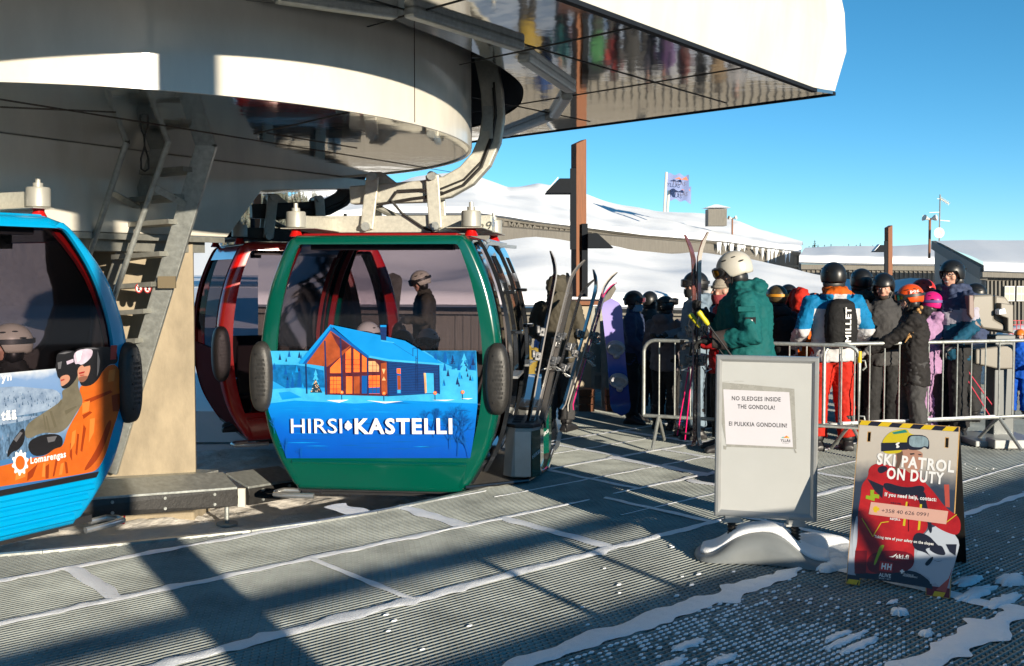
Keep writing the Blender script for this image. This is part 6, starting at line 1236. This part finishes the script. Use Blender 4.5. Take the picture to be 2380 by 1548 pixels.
base_w = M('ski_base_white', (0.484, 0.452, 0.406), .15, coat=.8, vary=.15, vscale=5); base_k = M('ski_base_black', (0.0234, 0.0234, 0.025), .18, coat=.8); top_k = M('ski_top_black', (0.0312, 0.0312, 0.0328), .15, coat=1, vary=.5, vscale=6); top_g = M('ski_top_grey', (0.273, 0.257, 0.25), .15, .3, coat=1); top_r = M('ski_top_red', (0.172, 0.0546, 0.0468), .15, coat=.8, vary=.6, vscale=5, vcol=(.05, .03, .03)); top_p = M('ski_top_pink', (0.546, 0.0234, 0.156), .2, coat=.8)
def sk(label, x0, y0, Y0, x1, y1, Y1, fdir, bm_, tm_, grp): return ski(label, at(x0, y0, Y0), at(x1, y1, Y1), fdir, bm_, tm_, grp)
G1 = 'skis standing in the first box'; G2 = 'skis standing in the second box'
sk('ski with dark curved tip, leftmost in the front box', 1226, 992, 8.85, 1300, 588, 9.0, (-.8, -.3, 0), top_g, base_k, G1)
sk('silver grey ski with tip hooked right over the timber post', 1240, 996, 8.9, 1338, 600, 9.05, (1, -.3, 0), top_g, top_g, G1)
sk('pale slim ski right behind the silver grey ski', 1256, 990, 9.0, 1334, 640, 9.2, (-.6, -.5, 0), top_k, top_g, G1)
sk('dark ski with tip leaning furthest right in the front box', 1262, 994, 9.0, 1360, 645, 9.2, (1, -.25, 0), base_k, top_k, G1)
sk('slim dark ski, left tip in the rear box', 1308, 952, 10.35, 1396, 632, 10.5, (-.8, -.3, 0), top_g, top_k, G2)
sk('white edged ski with tip curving right in the rear box', 1318, 955, 10.4, 1416, 628, 10.55, (1, -.3, 0), base_w, top_k, G2)
sk('pink edged ski, lowest tip in the rear box', 1330, 952, 10.45, 1414, 652, 10.6, (1, -.25, 0), top_p, top_k, G2)
sk('ski with reddish base held upright, tip curving left', 1616, 1036, 9.05, 1612, 545, 9.05, (-.8, .6, 0), top_r, top_r, 'upright skis held by the teal man')
sk('ski with white edge held upright, tip curving right', 1623, 1034, 9.09, 1625, 540, 9.09, (.8, -.6, 0), top_r, base_w, 'upright skis held by the teal man')
def pole(label, a, b, shaft, grip, grp):
    a = Vector(a); b = Vector(b); d = (b-a).normalized(); t = thing('ski_pole', label, 'ski pole', (0, 0, 0), 0, grp); g = MB(); g.tube([a+d*.02, b], [.008, .006], 8); g.build('shaft', shaft, t, True, smooth=True)
    g = MB(); g.tube([a-d*.02, a, a+d*.04, a+d*.09, a+d*.12], [.019, .025, .020, .022, .015], 10); gp = g.build('grip', grip, t, True, smooth=True); g = MB(); g.tube([b-d*.07, b-d*.06], [.045, .04], 12); g.build('basket', blackm, t, True)
    g = MB(); g.tube([a, a+Vector((.03, 0, -.06)), a+Vector((.02, 0, -.14)), a+Vector((-.02, 0, -.08)), a], .006, 6); g.build('wrist_strap', blackm, gp, True)
hot = M('hot_pink', (0.663, 0.0078, 0.125), .3); yg = M('grip_yellow', (0.484, 0.429, 0.0156), .45); rosy = M('pole_red', (0.484, 0.0468, 0.078), .3)
pole('bright pink ski pole left of the upright skis, further left one', at(1610, 800, 9.7), at(1574, 1012, 9.75), hot, blackm, 'pink poles left of the upright skis'); pole('bright pink ski pole left of the upright skis, nearer the skis', at(1612, 820, 9.7), at(1592, 1022, 9.75), hot, blackm, 'pink poles left of the upright skis')
pole('black ski pole with yellow grip pointing up left, upper one', at(1606, 734, 8.5), at(1800, 970, 8.6), blackm, yg, 'yellow gripped poles of the teal man'); pole('black ski pole with yellow grip pointing up left, lower one', at(1626, 728, 8.42), at(1800, 960, 8.5), blackm, yg, 'yellow gripped poles of the teal man')
pole('red ski pole slanting behind the barrier, upper one', at(2205, 800, 10.9), at(2330, 975, 11.0), rosy, blackm, 'red poles of the tall man'); pole('red ski pole slanting behind the barrier, lower one', at(2190, 790, 10.9), at(2312, 985, 11.0), rosy, blackm, 'red poles of the tall man')
sk('dark ski standing beside the ticket gate post', 2310, 985, 11.3, 2292, 800, 11.3, (0, -1, 0), top_g, top_k, None)
sk('pale ski leaning between the two children', 1582, 960, 12.0, 1572, 748, 12.1, (0, -1, 0), base_w, top_g, None)
def board(label, x, yt, yb, Y, wd, mats, tilt, binds=True, rz=0, split=None):
    t = thing('snowboard', label, 'snowboard', (0, 0, 0), 0); a = at(x-tilt, yt, Y); b = at(x+tilt, yb, Y); d = (a-b); L = d.length; d.normalize(); s = Vector((math.cos(R(rz)), math.sin(R(rz)), 0)); n = s.cross(d); n = n if n.y < 0 else -n; rings = []
    for i in range(31):
        f = i/30; e = min(f, 1-f); w2 = wd*.5*(1-(max(0, (.10-e)/.10))**2)**.5*(1-.12*math.sin(math.pi*f)); w2 = max(w2, .01); c = b+d*(L*f)+n*(.05*max(0, (.12-e)/.12)**2); rings.append([c-s*w2-n*.005, c+s*w2-n*.005, c+s*w2+n*.005, c-s*w2+n*.005])
    g = MB(); g.loft(rings); bd = g.build('deck', mats, t, True, smooth=True, angle=40)
    if binds:
        for f in (.30, .58):
            c = b+d*(L*f)+n*.05; g = MB(); g.tube([c+s*(.09*math.cos(q))+d*(.07*math.sin(q)) for q in [2*math.pi*i/14 for i in range(15)]], .02, 8); g.tube([c+n*.06+s*(.08*math.cos(q))+d*(.05*math.sin(q)) for q in [math.pi*i/10 for i in range(11)]], .018, 8); g.bar(c-s*.08-n*.03, c+s*.08-n*.03, .12, .03, n); g.ell(c+n*.02-d*.09, (.04, .04, .035)); g.build('binding', M('binding_white', (0.429, 0.429, 0.468), .5, vary=.3, vscale=20), t, True, smooth=True)
    return t
lav = ramp_z('board_lavender', [(.4, (.008, .03, .22)), (.75, (.03, .10, .48)), (.95, (.32, .26, .60)), (1.45, (.34, .30, .66))], .18)
board('lavender to blue snowboard with snowy white bindings held by the navy child', 1432, 694, 965, 11.7, .24, [lav], 12)
board('black and grey snowboard seen through the green cabin window', 906, 634, 840, 13.4, .26, [M('board_grey', (.10, .10, .10), .5, vary=.7, vscale=6, vcol=(.01, .01, .01))], -8, False)
